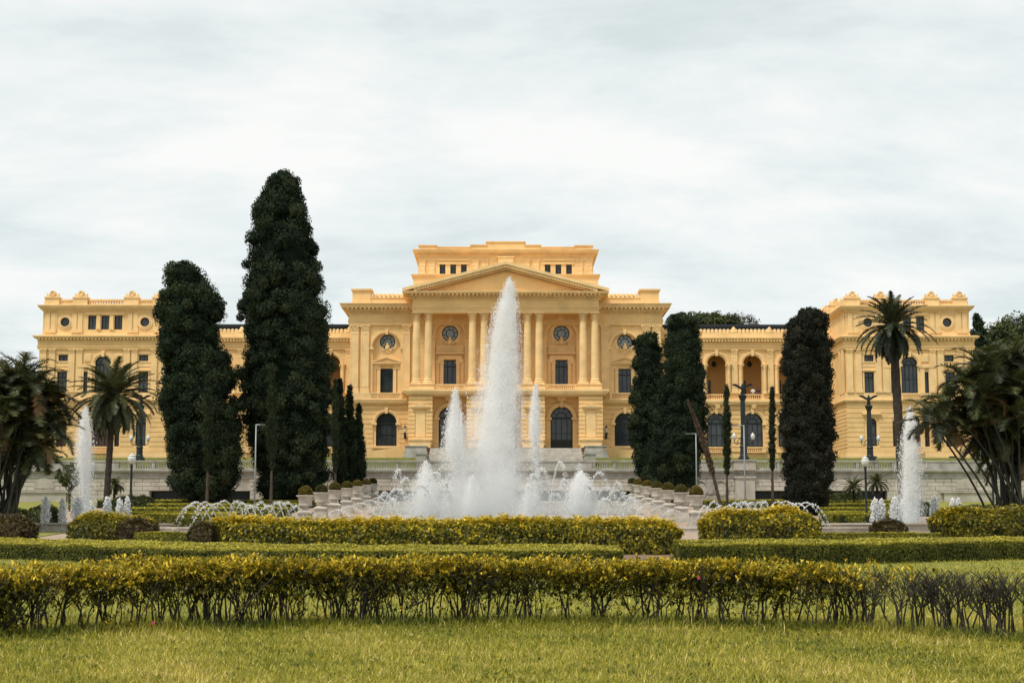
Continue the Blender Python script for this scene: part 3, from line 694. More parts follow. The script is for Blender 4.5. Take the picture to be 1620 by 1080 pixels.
# ---- attic storey behind the pediment
YA = 213.0
def za_(p): return Z(p, YA)
def xa_(o, p=420): return HX(o, p, YA)
XA = xa_(138.3); aops = []
for s in (-1, 1):
    for o in (66.3, 83.2, 100): cx = s*xa_(o); aops.append(('rect', cx-xa_(4.5), cx+xa_(4.5), za_(436.6), za_(418.4)))
mb = MB(); wall(mb, -XA, XA, za_(462)-3, za_(405), YA, .5, aops)
for s in (-1, 1): mb.poly([(s*XA, YA, za_(482)), (s*XA, YA+18, za_(482)), (s*XA, YA+18, za_(405)), (s*XA, YA, za_(405))])
part('attic_wall', mb, 'yellow')
for o in aops: window(o, YA+.2, 1, 3)
mb = MB(); layers(mb, -XA, XA, YA, YA+18, [(za_(405), za_(403.4), .2), (za_(401), za_(398.5), .55), (za_(398.5), za_(396.5), .72), (za_(396.5), za_(395.5), .8)]); mb.box(-XA-.15, XA+.15, YA-.15, YA+18, za_(403.4), za_(401)); part('attic_cornice', mb, 'yellow2')
d = MB(); dentils(d, -XA, XA, YA-.15, .25, za_(403.4), za_(401.2), .28, .15); part('dentils', d, 'yellow2', kind='stuff')
for a, b, p in ((0, 30.3, 381.4), (30.3, 55.2, 386.6), (55.2, 110, 389.8), (110, 137.5, 387.3)):
    for s in ((-1, 1) if a else (0,)):
        x0, x1 = (-xa_(b), xa_(b)) if s == 0 else sorted((s*xa_(a), s*xa_(b)))
        mb = MB(); t = .06 if p < 388 else .0; mb.box(x0, x1, YA+.3-t, YA+17, za_(395.5), za_(p+1.3)); mb.box(x0-.12 if s <= 0 or p < 388 else x0, x1+.12 if s >= 0 or p < 388 else x1, YA+.16-t, YA+17.1, za_(p+1.3), za_(p)); part('attic_parapet', mb, 'yellow')
mb = MB(); XB = xa_(145.5, 450); mb.box(-XB, XB, YA-1.2, YA+18, za_(482)-2, za_(440)); mb.box(-XB-.2, XB+.2, YA-1.4, YA+18.2, za_(440), za_(437.3)); mb.box(-XB-.3, XB+.3, YA-1.5, YA+18.2, za_(437.3), za_(436.2)); part('attic_base', mb, 'yellow')
for s in (-1, 1):
    for o in (48, 33, 117, 132):
        x0, x1 = s*xa_(o)-.42, s*xa_(o)+.42; pilaster(x0, x1, YA, .14, za_(436), za_(410.5), za_(417))
    mb = MB(); x0, x1 = sorted((s*xa_(58.5), s*xa_(108))); mb.box(x0, x1, YA-.16, YA+.02, za_(418), za_(415.5)); mb.box(x0, x1, YA-.22, YA+.02, za_(412), za_(409.8)); part('window_lintel', mb, 'yellow2')
mb = MB(); mb.box(-xa_(12), xa_(12), YA-.4, YA+.02, za_(418), za_(408)); mb.box(-xa_(14), xa_(14), YA-.5, YA+.02, za_(408), za_(406)); part('attic_tablet', mb, 'yellow2')

# ---- wings
YW = 209.0
def zw(p): return Z(p, YW)
def xw(o, p=600): return HX(o, p, YW)
XI, XO = XW-.3, HX(537, 560, 200.0)+.8
ARC = [277+57*k for k in range(5)]
for s in (-1, 1):
    x0, x1 = sorted((s*XI, s*XO)); r = xw(15.1)
    uops = [('arch', s*xw(o)-r, s*xw(o)+r, zw(632), zw(561.4)) for o in ARC]
    gops = [('arch', s*xw(o, 680)-xw(16.3, 680), s*xw(o, 680)+xw(16.3, 680), zw(706.4), zw(652.8)) for o in ARC]
    mb = MB(); wall(mb, x0, x1, zw(632), zw(548), YW, .7, uops); part('loggia_wall', mb, 'yellow')
    mb = MB(); wall(mb, x0, x1, ZB, zw(632), YW, .5, gops); mb.box(x0, x1, YW-.12, YW+.5, ZB, zw(716)); part('ground_floor_wall', mb, 'yellow')
    mb = MB(); rust(mb, x0, x1, zw(715), zw(641), YW, gops, .66); part('rusticated_courses', mb, 'yellow', kind='stuff')
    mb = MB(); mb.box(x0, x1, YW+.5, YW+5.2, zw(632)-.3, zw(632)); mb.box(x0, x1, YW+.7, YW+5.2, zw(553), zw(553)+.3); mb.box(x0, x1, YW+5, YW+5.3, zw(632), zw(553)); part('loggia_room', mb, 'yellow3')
    for o in ARC:
        wx = s*xw(o)-1.0*s; window(('rect', wx-.8, wx+.8, zw(632)+.02, zw(596)), YW+4.85, 2, 2)
        cx = s*xw(o); archivolt(cx, zw(561.4)-r, r, r+xw(5), YW)
        for k in (-1, 1):
            c = MB(); xm = cx+k*(r+.36); c.lathe([(.30, zw(623)), (.30, zw(623)+.2), (.24, zw(623)+.35), (.22, zw(580)-.5), (.32, zw(580)), (.34, zw(577))], xm, YW-.18, 12); c.box(xm-.4, xm+.4, YW-.5, YW+.3, zw(577.2), zw(576.2)); part('loggia_column', c, 'yellow2')
        balustrade(cx-r, cx+r, YW+.3, zw(632), zw(623), pitch=.24)
        l = MB(); l.tube([(cx, YW+2.5, zw(553)), (cx, YW+2.5, zw(568))], .03, 5); l.lathe([(.1, zw(568)), (.32, zw(570)), (.36, zw(574)), (.15, zw(577))], cx, YW+2.5, 8); part('hanging_lantern', l, 'iron')
    for o in gops:
        window(o, YW+.28, 4, 2); archivolt((o[1]+o[2])/2, o[4]-(o[2]-o[1])/2, (o[2]-o[1])/2, (o[2]-o[1])/2+.4, YW-.05)
        balustrade(o[1]-.3, o[2]+.3, YW-.35, zw(716), zw(707), pitch=.24, zones=[(o[1]+.25, o[2]-.25)])
    for o in [ARC[0]-28.5] + [a+28.5 for a in ARC[:4]]:
        pilaster(s*xw(o)-xw(4.6), s*xw(o)+xw(4.6), YW, .2, zw(622), zw(553), zw(562))
        m2 = MB(); rust(m2, s*xw(o, 680)-.8, s*xw(o, 680)+.8, zw(715), zw(641), YW-.1, [], .66, .14); part('pier_courses', m2, 'yellow', kind='stuff')
    mb = MB(); layers(mb, x0+.7, x1-.7, YW, YW+12, [(zw(553), zw(549.5), .22), (zw(549.5), zw(546.5), .28), (zw(546.5), zw(539.5), .2)]); part('entablature', mb, 'yellow')
    mb = MB(); layers(mb, x0+.75, x1-.75, YW, YW+12, [(zw(539.5), zw(538), .35), (zw(538), zw(536), .55), (zw(536), zw(534), .75)]); mb.box(x0, x1, YW-.05, YW+1, zw(534), zw(526.3)); part('wing_cornice', mb, 'yellow2')
    d = MB(); dentils(d, x0, x1, YW-.3, .38, zw(540.5), zw(538.2), .42, .22); part('dentils', d, 'yellow2', kind='stuff')
    a = MB(); n = 46
    for i in range(n):
        x = x0+(x1-x0)*(i+.5)/n; a.ball((x, YW+.3, zw(523.2)), .30, 7, 5, (.95, .35, 1.05)); a.box(x-.3, x+.3, YW+.2, YW+.42, zw(526.3), zw(524.4))
    for o in [ARC[0]-28.5] + [b+28.5 for b in ARC[:4]]: a.ball((s*xw(o), YW+.25, zw(522.0)), .34, 8, 6, (.9, .5, 1.5)); a.box(s*xw(o)-.5, s*xw(o)+.5, YW, YW+.6, zw(526.3), zw(523))
    k = part('cresting', a, 'yellow2', smooth=True, kind='stuff')
    mb = MB(); mb.box(x0, x1, YW-.62, YW+.3, zw(640.5), zw(636.5)); mb.box(x0, x1, YW-.78, YW+.3, zw(636.5), zw(633)); mb.box(x0, x1, YW-.55, YW+.02, zw(633), zw(631.5)); part('string_course', mb, 'yellow2')
    for o in ARC: b = MB(); cx = s*xw(o); b.taper(cx-.26, cx+.26, YW-.6, YW+.02, zw(646), zw(640.5), 1.3); part('bracket', b, 'yellow2')
    mb = MB(); mb.box(x0+.5, x1-.5, YW+4, YW+15, zw(540), Z(516.5, YW+4)); mb.box(x0+.3, x1-.3, YW+3.8, YW+15.2, Z(516.5, YW+4), Z(513.2, YW+4)); part('roof', mb, 'roof')

# ---- end pavilions
YV = 200.0
def zv(p): return Z(p, YV)
def xv(o, p=560): return HX(o, p, YV)
for s in (-1, 1):
    C0 = xv(638.5, 560) if s > 0 else -xv(635.6, 560)
    def X(o): return C0+s*xv(o)               # o > 0 is outward
    HWU, HW = xv(98.6), xv(101.3)
    def op(kind, o, hw, pb, pt):
        cx = X(o); w = xv(hw); return (kind, cx-w, cx+w, zv(pb), zv(pt))
    up = [('round', X(-63.2), zv(509.3), xv(7.4)), ('round', X(63.2), zv(509.3), xv(7.4))] + [op('rect', o, 6.3, 521, 499) for o in (-20.8, 0, 20.8)]
    mb = MB(); wall(mb, C0-HWU, C0+HWU, zv(531), zv(489), YV+.3, .5, up); mb.box(C0-HWU+.01, C0+HWU-.01, YV+.85, YV+38, zv(535), zv(488)); part('pavilion_upper_wall', mb, 'yellow')
    for o in up:
        if o[0] == 'round':
            window(o, YV+.5, 1, 1); e = MB(); e.ring(o[1], o[2], o[3], o[3]+.16, 0, 6.2832, YV+.12, YV+.32, 24); e.ring(o[1], o[2], o[3]+.16, o[3]+.42, 0, 6.2832, YV+.2, YV+.32, 24); e.box(o[1]-1.35, o[1]-1.1, YV+.22, YV+.32, o[2]-1.2, o[2]+1.25); e.box(o[1]+1.1, o[1]+1.35, YV+.22, YV+.32, o[2]-1.2, o[2]+1.25); e.box(o[1]-1.35, o[1]+1.35, YV+.2, YV+.32, o[2]+1.25, o[2]+1.42); part('round_moulding', e, 'yellow2')
        else: window(o, YV+.5, 2, 1)
    for o in (-91, -82, -48.5, -39.5, 39.5, 48.5, 82, 91):
        pilaster(X(o)-.3, X(o)+.3, YV+.3, .12, zv(526), zv(492.5), zv(496))
    for o in (-10.4, 10.4): pilaster(X(o)-.22, X(o)+.22, YV+.3, .14, zv(521), zv(496), zv(499))
    mb = MB(); mb.box(X(-30) if s > 0 else X(30), X(30) if s > 0 else X(-30), YV+.1, YV+.32, zv(497.5), zv(495.5)); mb.box(C0-HWU-.06, C0+HWU+.06, YV+.24, YV+38, zv(531), zv(526)); part('upper_string', mb, 'yellow2')
    mb = MB(); layers(mb, C0-HWU, C0+HWU, YV+.3, YV+38, [(zv(492), zv(489.5), .12), (zv(489.5), zv(487), .35), (zv(487), zv(484.5), .55), (zv(484.5), zv(483), .65)]); part('pavilion_cornice', mb, 'yellow2')
    # parapet, pedestals and ball finials
    mb = MB(); zz = [(-98, -91), (-75, -52.5), (-33, 33), (52.5, 75)]
    mb.box(C0-HWU+.1, C0+HWU-.1, YV+.45, YV+1.0, zv(483), zv(480.6)); mb.box(C0-HWU+.1, C0+HWU-.1, YV+.4, YV+1.05, zv(475.5), zv(472.8))
    for a, b in ((-98.5, -73), (-55, -30), (30, 55), (73, 98.5)): x0, x1 = sorted((X(a), X(b))); mb.box(x0, x1, YV+.47, YV+.98, zv(480.6), zv(475.5))
    for o in [-71.5+2.6*i for i in range(7)] + [-28+4.2*i for i in range(14)] + [56+2.6*i for i in range(7)]: mb.box(X(o)-.09, X(o)+.09, YV+.5, YV+.95, zv(480.6), zv(475.5))
    for q in (-1, 1): xs = C0+q*(HWU-.3); mb.box(xs-.25, xs+.25, YV+1.0, YV+37, zv(483), zv(472.8)+.2)
    part('parapet', mb, 'yellow2')
    spots = [(X(o), YV+.75) for o in (-85.5, -40.5, 40.5, 85.5)] + [(C0-s*(HWU-.3), YV+y) for y in (7, 13.5, 20, 26)]
    for fx, fy in spots:
        b = MB(); b.box(fx-.95, fx+.95, fy-.5, fy+.5, zv(483), zv(471.5)); b.box(fx-1.05, fx+1.05, fy-.6, fy+.6, zv(471.5), zv(469.6)); pb = part('parapet_pedestal', b, 'yellow2')
        c = MB(); c.box(fx-.85, fx+.85, fy-.25, fy+.25, zv(469.6), zv(467)); c.prism(arcpts(fx, zv(463.7), .40, 0, 2*math.pi, 18)[:-1], fy-.28, fy+.28); c.ring(fx, zv(463.7), .22, .33, 0, 6.2832, fy-.34, fy-.27, 16)
        for k in (-1, 1): c.prism([(fx+k*.42, zv(467)), (fx+k*.85, zv(467)), (fx+k*.85, zv(467)+.28), (fx+k*.72, zv(467)+.30), (fx+k*.62, zv(467)+.12), (fx+k*.42, zv(467)+.16)], fy-.16, fy+.16)
        c.build('finial', M['yellow2'], pb)
    if True:
        b = MB()
        for i in range(16): b.ball((C0-s*(HWU-.3), YV+2.2+i*1.7, zv(472.8)+.45), .34, 7, 5, (.4, 1, 1.1))
        part('cresting', b, 'yellow2', smooth=True, kind='stuff')
    # main storey
    mid = [op('rect', -63.5, 7.4, 572, 561.4), op('rect', 63.5, 7.4, 572, 561.4), op('rect', -64, 7.7, 621, 588), op('rect', 64, 7.7, 621, 588),
           op('arch', 0, 13, 622, 563), op('rect', -27.3, 3.3, 622, 588), op('rect', 27.3, 3.3, 622, 588)]
    mb = MB(); wall(mb, C0-HW, C0+HW, zv(631), zv(538), YV, .5, mid); mb.box(C0-HW+.01, C0+HW-.01, YV+.6, YV+40, ZB, zv(538)); part('pavilion_wall', mb, 'yellow')
    for o in mid: window(o, YV+.22, 4 if o[0] == 'arch' else (1 if o[2]-o[1] < .7 else 2), 2 if o[0] == 'arch' else 1)
    cx = X(0); archivolt(cx, zv(563)-xv(13), xv(13), xv(18), YV)
    e = MB()
    for k in (-1, 1):
        e.box(X(k*27.3)-1.1, X(k*27.3)+1.1, YV-.25, YV+.02, zv(581.5), zv(577.5)); e.box(X(k*27.3)-.95, X(k*27.3)+.95, YV-.15, YV+.02, zv(577.5), zv(576.5)); e.box(X(k*20)-.28, X(k*20)+.28, YV-.16, YV+.02, zv(622), zv(581.5)); e.box(X(k*33)-.25, X(k*33)+.25, YV-.16, YV+.02, zv(622), zv(581.5))
        e.box(X(k*24.5)-.5, X(k*24.5)+.5, YV-.1, YV+.02, zv(573), zv(560)); e.box(X(k*24.5)-.4, X(k*24.5)+.4, YV-.14, YV-.1, zv(571.5), zv(561.5))
    for k in (-1, 1):
        for a, b in ((573.5, 559.8),): e.box(X(k*63.5)-.95, X(k*63.5)+.95, YV-.08, YV+.02, zv(a), zv(a)+.18); e.box(X(k*63.5)-.95, X(k*63.5)+.95, YV-.08, YV+.02, zv(b), zv(b)+.15)
        e.box(X(k*64)-1.0, X(k*64)+1.0, YV-.22, YV+.02, zv(586.5), zv(584.5)); e.box(X(k*64)-.85, X(k*64)-.66, YV-.1, YV+.02, zv(621), zv(586.5)); e.box(X(k*64)+.66, X(k*64)+.85, YV-.1, YV+.02, zv(621), zv(586.5)); e.box(X(k*64)-.95, X(k*64)+.95, YV-.06, YV+.02, zv(580), zv(576))
    part('window_surrounds', e, 'yellow2', kind='stuff')
    for o in (-94.5, -80.5, -49.5, -37.5, 37.5, 49.5, 80.5, 94.5): pilaster(X(o)-xv(4.6), X(o)+xv(4.6), YV, .2, zv(621), zv(552.5), zv(559.5))
    mb = MB(); layers(mb, C0-HW, C0+HW, YV, YV+40, [(zv(552.5), zv(549.5), .22), (zv(549.5), zv(547), .28), (zv(547), zv(539.5), .2)])
    for i in range(16): x = X(-30)+(X(30)-X(-30))*(i+.5)/16; mb.ball((x, YV-.2, zv(543.3)), .26, 7, 5, (1.2, .3, .8))
    part('entablature', mb, 'yellow')
    mb = MB(); layers(mb, C0-HW, C0+HW, YV, YV+40, [(zv(539.5), zv(538.3), .3), (zv(535.5), zv(533.5), .65), (zv(533.5), zv(532), .78), (zv(532), zv(531), .6)]); mb.box(C0-HW-.25, C0+HW+.25, YV-.25, YV+40, zv(538.3), zv(535.5)); part('main_cornice', mb, 'yellow2')
    d = MB(); dentils(d, C0-HW-.2, C0+HW+.2, YV-.22, .38, zv(538.2), zv(535.6), .46, .24, (C0-s*(HW+.2), YV+9, -s)); part('dentils', d, 'yellow2', kind='stuff')
    # balcony string and ground floor
    mb = MB(); layers(mb, C0-HW, C0+HW, YV, YV+40, [(zv(637), zv(634), .15), (zv(634), zv(631.5), .42)]); mb.box(C0-HW-.12, C0+HW+.12, YV-.14, YV+40, zv(631.5), zv(621.5)); part('string_course', mb, 'yellow2')
    balustrade(X(0)-xv(14), X(0)+xv(14), YV-.42, zv(631.5), zv(622.5), pitch=.24, zones=[(X(0)-xv(13), X(0)+xv(13))])
    gop = [op('arch', -62.3, 8, 705, 661), op('arch', 62.3, 8, 706, 661), op('arch', 0, 14.5, 706, 655), op('rect', -25, 4, 706, 665), op('rect', 25, 4, 706, 665)]
    mb = MB(); wall(mb, C0-HW, C0+HW, ZB, zv(634), YV, .5, gop); part('ground_floor_wall', mb, 'yellow')
    mb = MB(); rust(mb, C0-HW, C0+HW, zv(714), zv(638), YV, gop, .62); part('rusticated_courses', mb, 'yellow', kind='stuff')
    for i, o in enumerate(gop):
        window(o, YV+.25, 3 if i == 2 else 2, 2, shutter=(i in (1, 2, 3, 4)))
    for k in (-1, 1): small_pediment(X(k*62.3)-xv(14), X(k*62.3)+xv(14), YV, zv(657), zv(648.5), .4, .25, seg=True)
    mb = MB(); mb.box(C0-HW-.2, C0+HW+.2, YV-.25, YV+40, ZB, zv(714)); mb.box(C0-HW-.3, C0+HW+.3, YV-.35, YV+40, ZB, zv(720)); part('plinth', mb, 'yellow2')
    balustrade(X(0)-xv(16), X(0)+xv(16), YV-.5, zv(717), zv(706.5), pitch=.24)
    # rusticated inner flank and flank pilasters
    mb = MB(); xs = C0-s*HW
    for i in range(13):
        a = zv(714)+(zv(638)-zv(714))*i/13+.045; b = zv(714)+(zv(638)-zv(714))*(i+1)/13-.045; mb.box(min(xs, xs-s*.1), max(xs, xs-s*.1), YV, YV+8.8, a, b)
    for y in (.3, 2.0, 6.6): mb.box(min(xs, xs-s*.2), max(xs, xs-s*.2), YV+y, YV+y+1.2, zv(621), zv(552.5))
    part('flank_dressing', mb, 'yellow')
    for k in (-1, 1):
        o = ('rect', X(k*62)-.45, X(k*62)+.45, zv(725), zv(721)); b = MB(); b.box(o[1], o[2], YV-.37, YV-.33, zv(727), zv(721.5)); part('basement_vent', b, 'black')
# ------------------------------------------------------------------ retaining wall, stairs and garden stonework
def zr(p): return Z(p, YWALL)
def xr(off, p=760): return HX(off, p, YWALL)
rw = empty('retaining_wall', (0, YWALL, 3.4)); tag(rw, 'long pale stone retaining wall with balustrade below the yellow palace', 'wall')
RWI = Matrix.Translation(-rw.location)
def wpart(name, mb, mat, kind=None):
    o = mb.build(name, M[mat], rw); o.matrix_parent_inverse = RWI
    if kind: o['kind'] = kind
    return o
XL = xr(860)
mb = MB(); mb.box(-XL, XL, YWALL+.12, YWALL+1.4, 2.6, zr(776)+0)
b2 = MB(); b2.box(-XL, XL, YWALL+.12, YWALL+1.4, zr(776), zr(744)); wpart('wall_core', b2, 'stone')
# solid lower stretches between the dark openings
DARK = [(-562, -404), (-201, 200), (392, 604)]
x = -860
for a, b in DARK + [(860, 860)]:
    if a > x:
        q = MB(); q.box(xr(x), xr(a), YWALL+.12, YWALL+1.4, 2.6, zr(776)); wpart('wall_foot', q, 'stone')
    x = b
for a, b in DARK:
    q = MB(); q.box(xr(a), xr(b), YWALL+1.1, YWALL+1.2, 2.6, zr(776)); o = wpart('glazed_opening', q, 'black')
    n = max(2, int((b-a)/38)); f = MB()
    for i in range(n+1): xx = xr(a)+(xr(b)-xr(a))*i/n; f.box(xx-.05, xx+.05, YWALL+1.0, YWALL+1.1, 2.6, zr(776))
    k = f.build('mullions', M['frame'], o)
# stone blocks, course by course
blk = {}
def block(x0, x1, z0, z1):
    w, h = round(x1-x0, 2), round(z1-z0, 3)
    if (w, h) not in blk:
        q = MB(); g = .018; q.taper(-w/2+g, w/2-g, -.16, .14, -h/2+g, h/2-g, 1.0)
        e = .03; vv = [(-w/2+g, .14, -h/2+g), (w/2-g, .14, -h/2+g), (w/2-g, .14, h/2-g), (-w/2+g, .14, h/2-g), (-w/2+g, -.10, -h/2+g), (w/2-g, -.10, -h/2+g), (w/2-g, -.10, h/2-g), (-w/2+g, -.10, h/2-g), (-w/2+g+e, -.13, -h/2+g+e), (w/2-g-e, -.13, -h/2+g+e), (w/2-g-e, -.13, h/2-g-e), (-w/2+g+e, -.13, h/2-g-e)]
        me = bpy.data.meshes.new('stone_block'); me.from_pydata(vv, [], [(0,4,5,1), (1,5,6,2), (2,6,7,3), (3,7,4,0), (4,8,9,5), (5,9,10,6), (6,10,11,7), (7,11,8,4), (8,11,10,9)]); me.materials.append(M['stone4']); blk[(w, h)] = me
    o = link('stone_block', blk[(w, h)], None, rw); o.matrix_parent_inverse = RWI
    o.location = ((x0+x1)/2, YWALL+.10+random.uniform(-.012, .012), (z0+z1)/2)
def courses(xa, xb, za, zb, n, bw):
    h = (zb-za)/n; bw = round(bw, 2)
    for i in range(n):
        x = xa-(bw/2 if i % 2 else 0)
        while x < xb-.05:
            a, b = max(x, xa), min(x+bw, xb)
            if b-a > .15: block(a, b, za+i*h, za+(i+1)*h)
            x += bw
for xa, xb, bw in ((-860, -438, 26), (-405, -240, 26), (-240, 240, 60), (240, 363, 26), (394, 860, 26)): courses(xr(xa), xr(xb), zr(776), zr(756), 3, xr(bw))
x = -860
for a, b in DARK + [(860, 860)]:
    if a > x: courses(xr(x), xr(a), zr(795), zr(776), 3, xr(27))
    x = b
mb = MB(); mb.box(-XL, XL, YWALL-.10, YWALL+1.4, zr(756), zr(753.5)); mb.box(-XL, XL, YWALL-.02, YWALL+1.4, zr(753.5), zr(747)); mb.box(-XL, XL, YWALL-.32, YWALL+1.4, zr(747), zr(745)); mb.box(-XL, XL, YWALL-.42, YWALL+1.4, zr(745), zr(743)); wpart('cornice', mb, 'stone2')
for s in (-1, 1):
    o = s*378.5; q = MB(); x0, x1 = xr(o)-xr(15.5), xr(o)+xr(15.5); q.box(x0, x1, YWALL-.28, YWALL+.2, 2.6, zr(756)); q.box(x0-.15, x1+.15, YWALL-.4, YWALL+.2, zr(756), zr(753)); q.box(x0-.1, x1+.1, YWALL-.55, YWALL+1.6, zr(743.5), zr(729)); q.box(x0-.22, x1+.22, YWALL-.66, YWALL+1.7, zr(729), zr(727)); wpart('wall_pier', q, 'stone')
    # carved roundels beside the pier
    for oo in (0, 32):
        cx = xr(s*(308+oo)); q = MB(); q.ring(cx, zr(771), .72, .92, 0, 6.2832, YWALL-.16, YWALL+.05, 24); wpart('roundel', q, 'stone2')
    q = MB(); cx = xr(s*324); q.box(cx-.3, cx+.3, YWALL-.14, YWALL, zr(781), zr(761)); wpart('carved_panel', q, 'stone2')
    # wall fountain with half-round niche at the outer end
    cx = xr(s*729); q = MB(); q.ring(cx, zr(772), .02, 1.15, 0, math.pi, YWALL-.10, YWALL+.05, 16); q.box(cx-3.0, cx+3.0, YWALL-.5, YWALL+.1, zr(779), zr(776.5)); q.box(cx-2.6, cx+2.6, YWALL-.35, YWALL+.1, 2.8, zr(779)); wpart('wall_fountain', q, 'stone')
# parapet with balusters
ZONES = []
for s in (-1, 1):
    for a, b in ((136, 170), (174, 223), (242, 268), (272, 300), (320, 360), (397, 430), (434, 470), (474, 510), (515, 555), (560, 585), (590, 612)): ZONES.append(tuple(sorted((xr(s*a, 735), xr(s*b, 735)))))
ZONES.sort()
bb = MB(); h0, h1 = zr(743), zr(728); hh = h1-h0; y = YWALL+.35; bal = MB()
bb.box(-XL, XL, y-.26, y+.26, h1-hh*.16, h1); bb.box(-XL, XL, y-.24, y+.24, h0, h0+hh*.18); x = -XL
for a, b in ZONES + [(XL, XL)]:
    if a-x > .02: bb.box(x, a, y-.19, y+.19, h0+hh*.18, h1-hh*.16)
    if b > a: balusters(bal, a, b, y, h0+hh*.18, h1-hh*.16, .27, .10)
    x = b
pp = wpart('parapet', bb, 'stone2'); k = bal.build('balusters', M['stone'], pp); k['kind'] = 'stuff'
# stairs up to the portico
st = empty('stone_staircase', (0, 193, ZT)); tag(st, 'wide pale stone stairs rising to the portico doors', 'stairs')
n = 14; z1 = Z(711, 203.5); z0 = ZT+.3
for i in range(n):
    w = HX(122, 720, 195)+.0; q = MB(); ya = 187+i*(200.6-187)/n; q.box(-w, w, ya, 203.7, z0+(z1-z0)*i/n-.05, z0+(z1-z0)*(i+1)/n); o = q.build('step', M['stone3'], st); o.matrix_parent_inverse = Matrix.Translation(-st.location)
for s in (-1, 1):
    q = MB(); w = HX(123, 720, 195); xa, xb = sorted((s*w, s*(w+1.2))); q.box(xa, xb, 189, 199.4, ZB, Z(722, 195)); q.box(xa-.1, xb+.1, 188.9, 199.4, Z(722, 195), Z(720, 195)); o = q.build('side_wall', M['stone2'], st); o.matrix_parent_inverse = Matrix.Translation(-st.location)
# cascade steps in the garden
cs = empty('cascade_steps', (0, 131, 1.4)); tag(cs, 'broad stone cascade steps behind the fountain between the urns', 'steps')
for i in range(9):
    ya = 131+i*3.3; z = 1.75+i*.195; q = MB(); q.box(-11.8, 11.8, ya, 163, 1.0, z-.07); q.box(-11.9, 11.9, ya-.12, ya+1.0, z-.07, z); o = q.build('step', M['stone'], cs); o.matrix_parent_inverse = Matrix.Translation(-cs.location)
def basin(name, label, cx, cy, rx, ry, z0, h, mat='stone'):
    r = empty(name, (cx, cy, z0)); tag(r, label, 'fountain basin')
    q = MB(); n = 40
    prof = [(1.0, -.4), (1.0, h-.12), (1.035, h-.10), (1.035, h), (.94, h), (.94, h-.3), (.94, -.4)]
    V = []; 
    for k, (f, z) in enumerate(prof):
        for i in range(n): a = 2*math.pi*i/n; q.v.append((f*rx*math.cos(a), f*ry*math.sin(a), z))
    for k in range(len(prof)-1):
        for i in range(n): j = (i+1) % n; q.f.append((k*n+i, k*n+j, (k+1)*n+j, (k+1)*n+i))
    q.build('rim', M[mat], r)
    w = MB(); w.poly([(rx*.95*math.cos(2*math.pi*i/n), ry*.95*math.sin(2*math.pi*i/n), h-.22) for i in range(n)]); w.build('water_surface', M['pool'], r)
    return r
basin('fountain_basin', 'large oval stone basin under the tall central water jet', 0, 109, 11.6, 17, .35, .55)
basin('fountain_basin', 'round stone basin under the left water jet by the palm', HX(-665, 830, 95), 95, 5.2, 5.2, zg(95)-.1, .55)
basin('fountain_basin', 'round stone basin under the right water jet by the tall palm', HX(640, 830, 95), 95, 5.2, 5.2, zg(95)-.1, .55)
basin('water_channel', 'low stone water channel catching the left arc jets', HX(-425, 830, 90), 90, 6.6, 1.9, zg(90)-.1, .4, 'stone3')
basin('water_channel', 'low stone water channel catching the right arc jets', HX(405, 830, 90), 90, 6.8, 1.9, zg(90)-.1, .4, 'stone3')
# urns with clipped balls
ub = MB(); ub.box(-.62, .62, -.62, .62, -.4, .28); ub.box(-.52, .52, -.52, .52, .28, .42); ub.box(-.46, .46, -.46, .46, .42, .98); ub.taper(-.55, .55, -.55, .55, .98, 1.08, 1.0)
ub.taper(-.55, .55, -.55, .55, 1.08, 1.22, .45)
ubm = ub.mesh('pedestal'); ubm.materials.append(M['stone3'])
uv = MB(); uv.lathe([(.26, 1.20), (.20, 1.28), (.17, 1.36), (.26, 1.42), (.42, 1.50), (.47, 1.60), (.44, 1.66), (.46, 1.70), (.50, 2.0), (.54, 2.12), (.64, 2.17), (.66, 2.21), (.64, 2.24), (.56, 2.24), (.54, 2.12)], n=28)
for k in range(14): a = 2*math.pi*k/14; uv.ball((.43*math.cos(a), .43*math.sin(a), 1.55), .075, 6, 4)
uvm = uv.mesh('bowl'); uvm.materials.append(M['stone3']); uvm.shade_smooth()
ORD = ['front', 'second', 'third', 'fourth', 'fifth', 'sixth', 'rearmost']
def ball_leaves(r, n, flat=.92):
    Nn = rdir(n); lump = 1+.03*np.sin(Nn[:, 0]*9+Nn[:, 2]*7); P = Nn*r*lump[:, None]*rng.uniform(.9, 1.03, n)[:, None]; P[:, 2] *= flat
    keep = P[:, 2] > -r*.55; P, Nn = P[keep], Nn[keep]
    D = Nn*.7+rdir(len(P))*.9
    return leaves3(P, D, Nn+rdir(len(P))*.5, rng.uniform(.07, .12, len(P)), rng.uniform(.05, .09, len(P)))
core_b = MB(); core_b.ball((0, 0, 0), .40, 14, 9, (1, 1, .92)); core_bm = core_b.mesh('core'); core_bm.materials.append(M['core'])
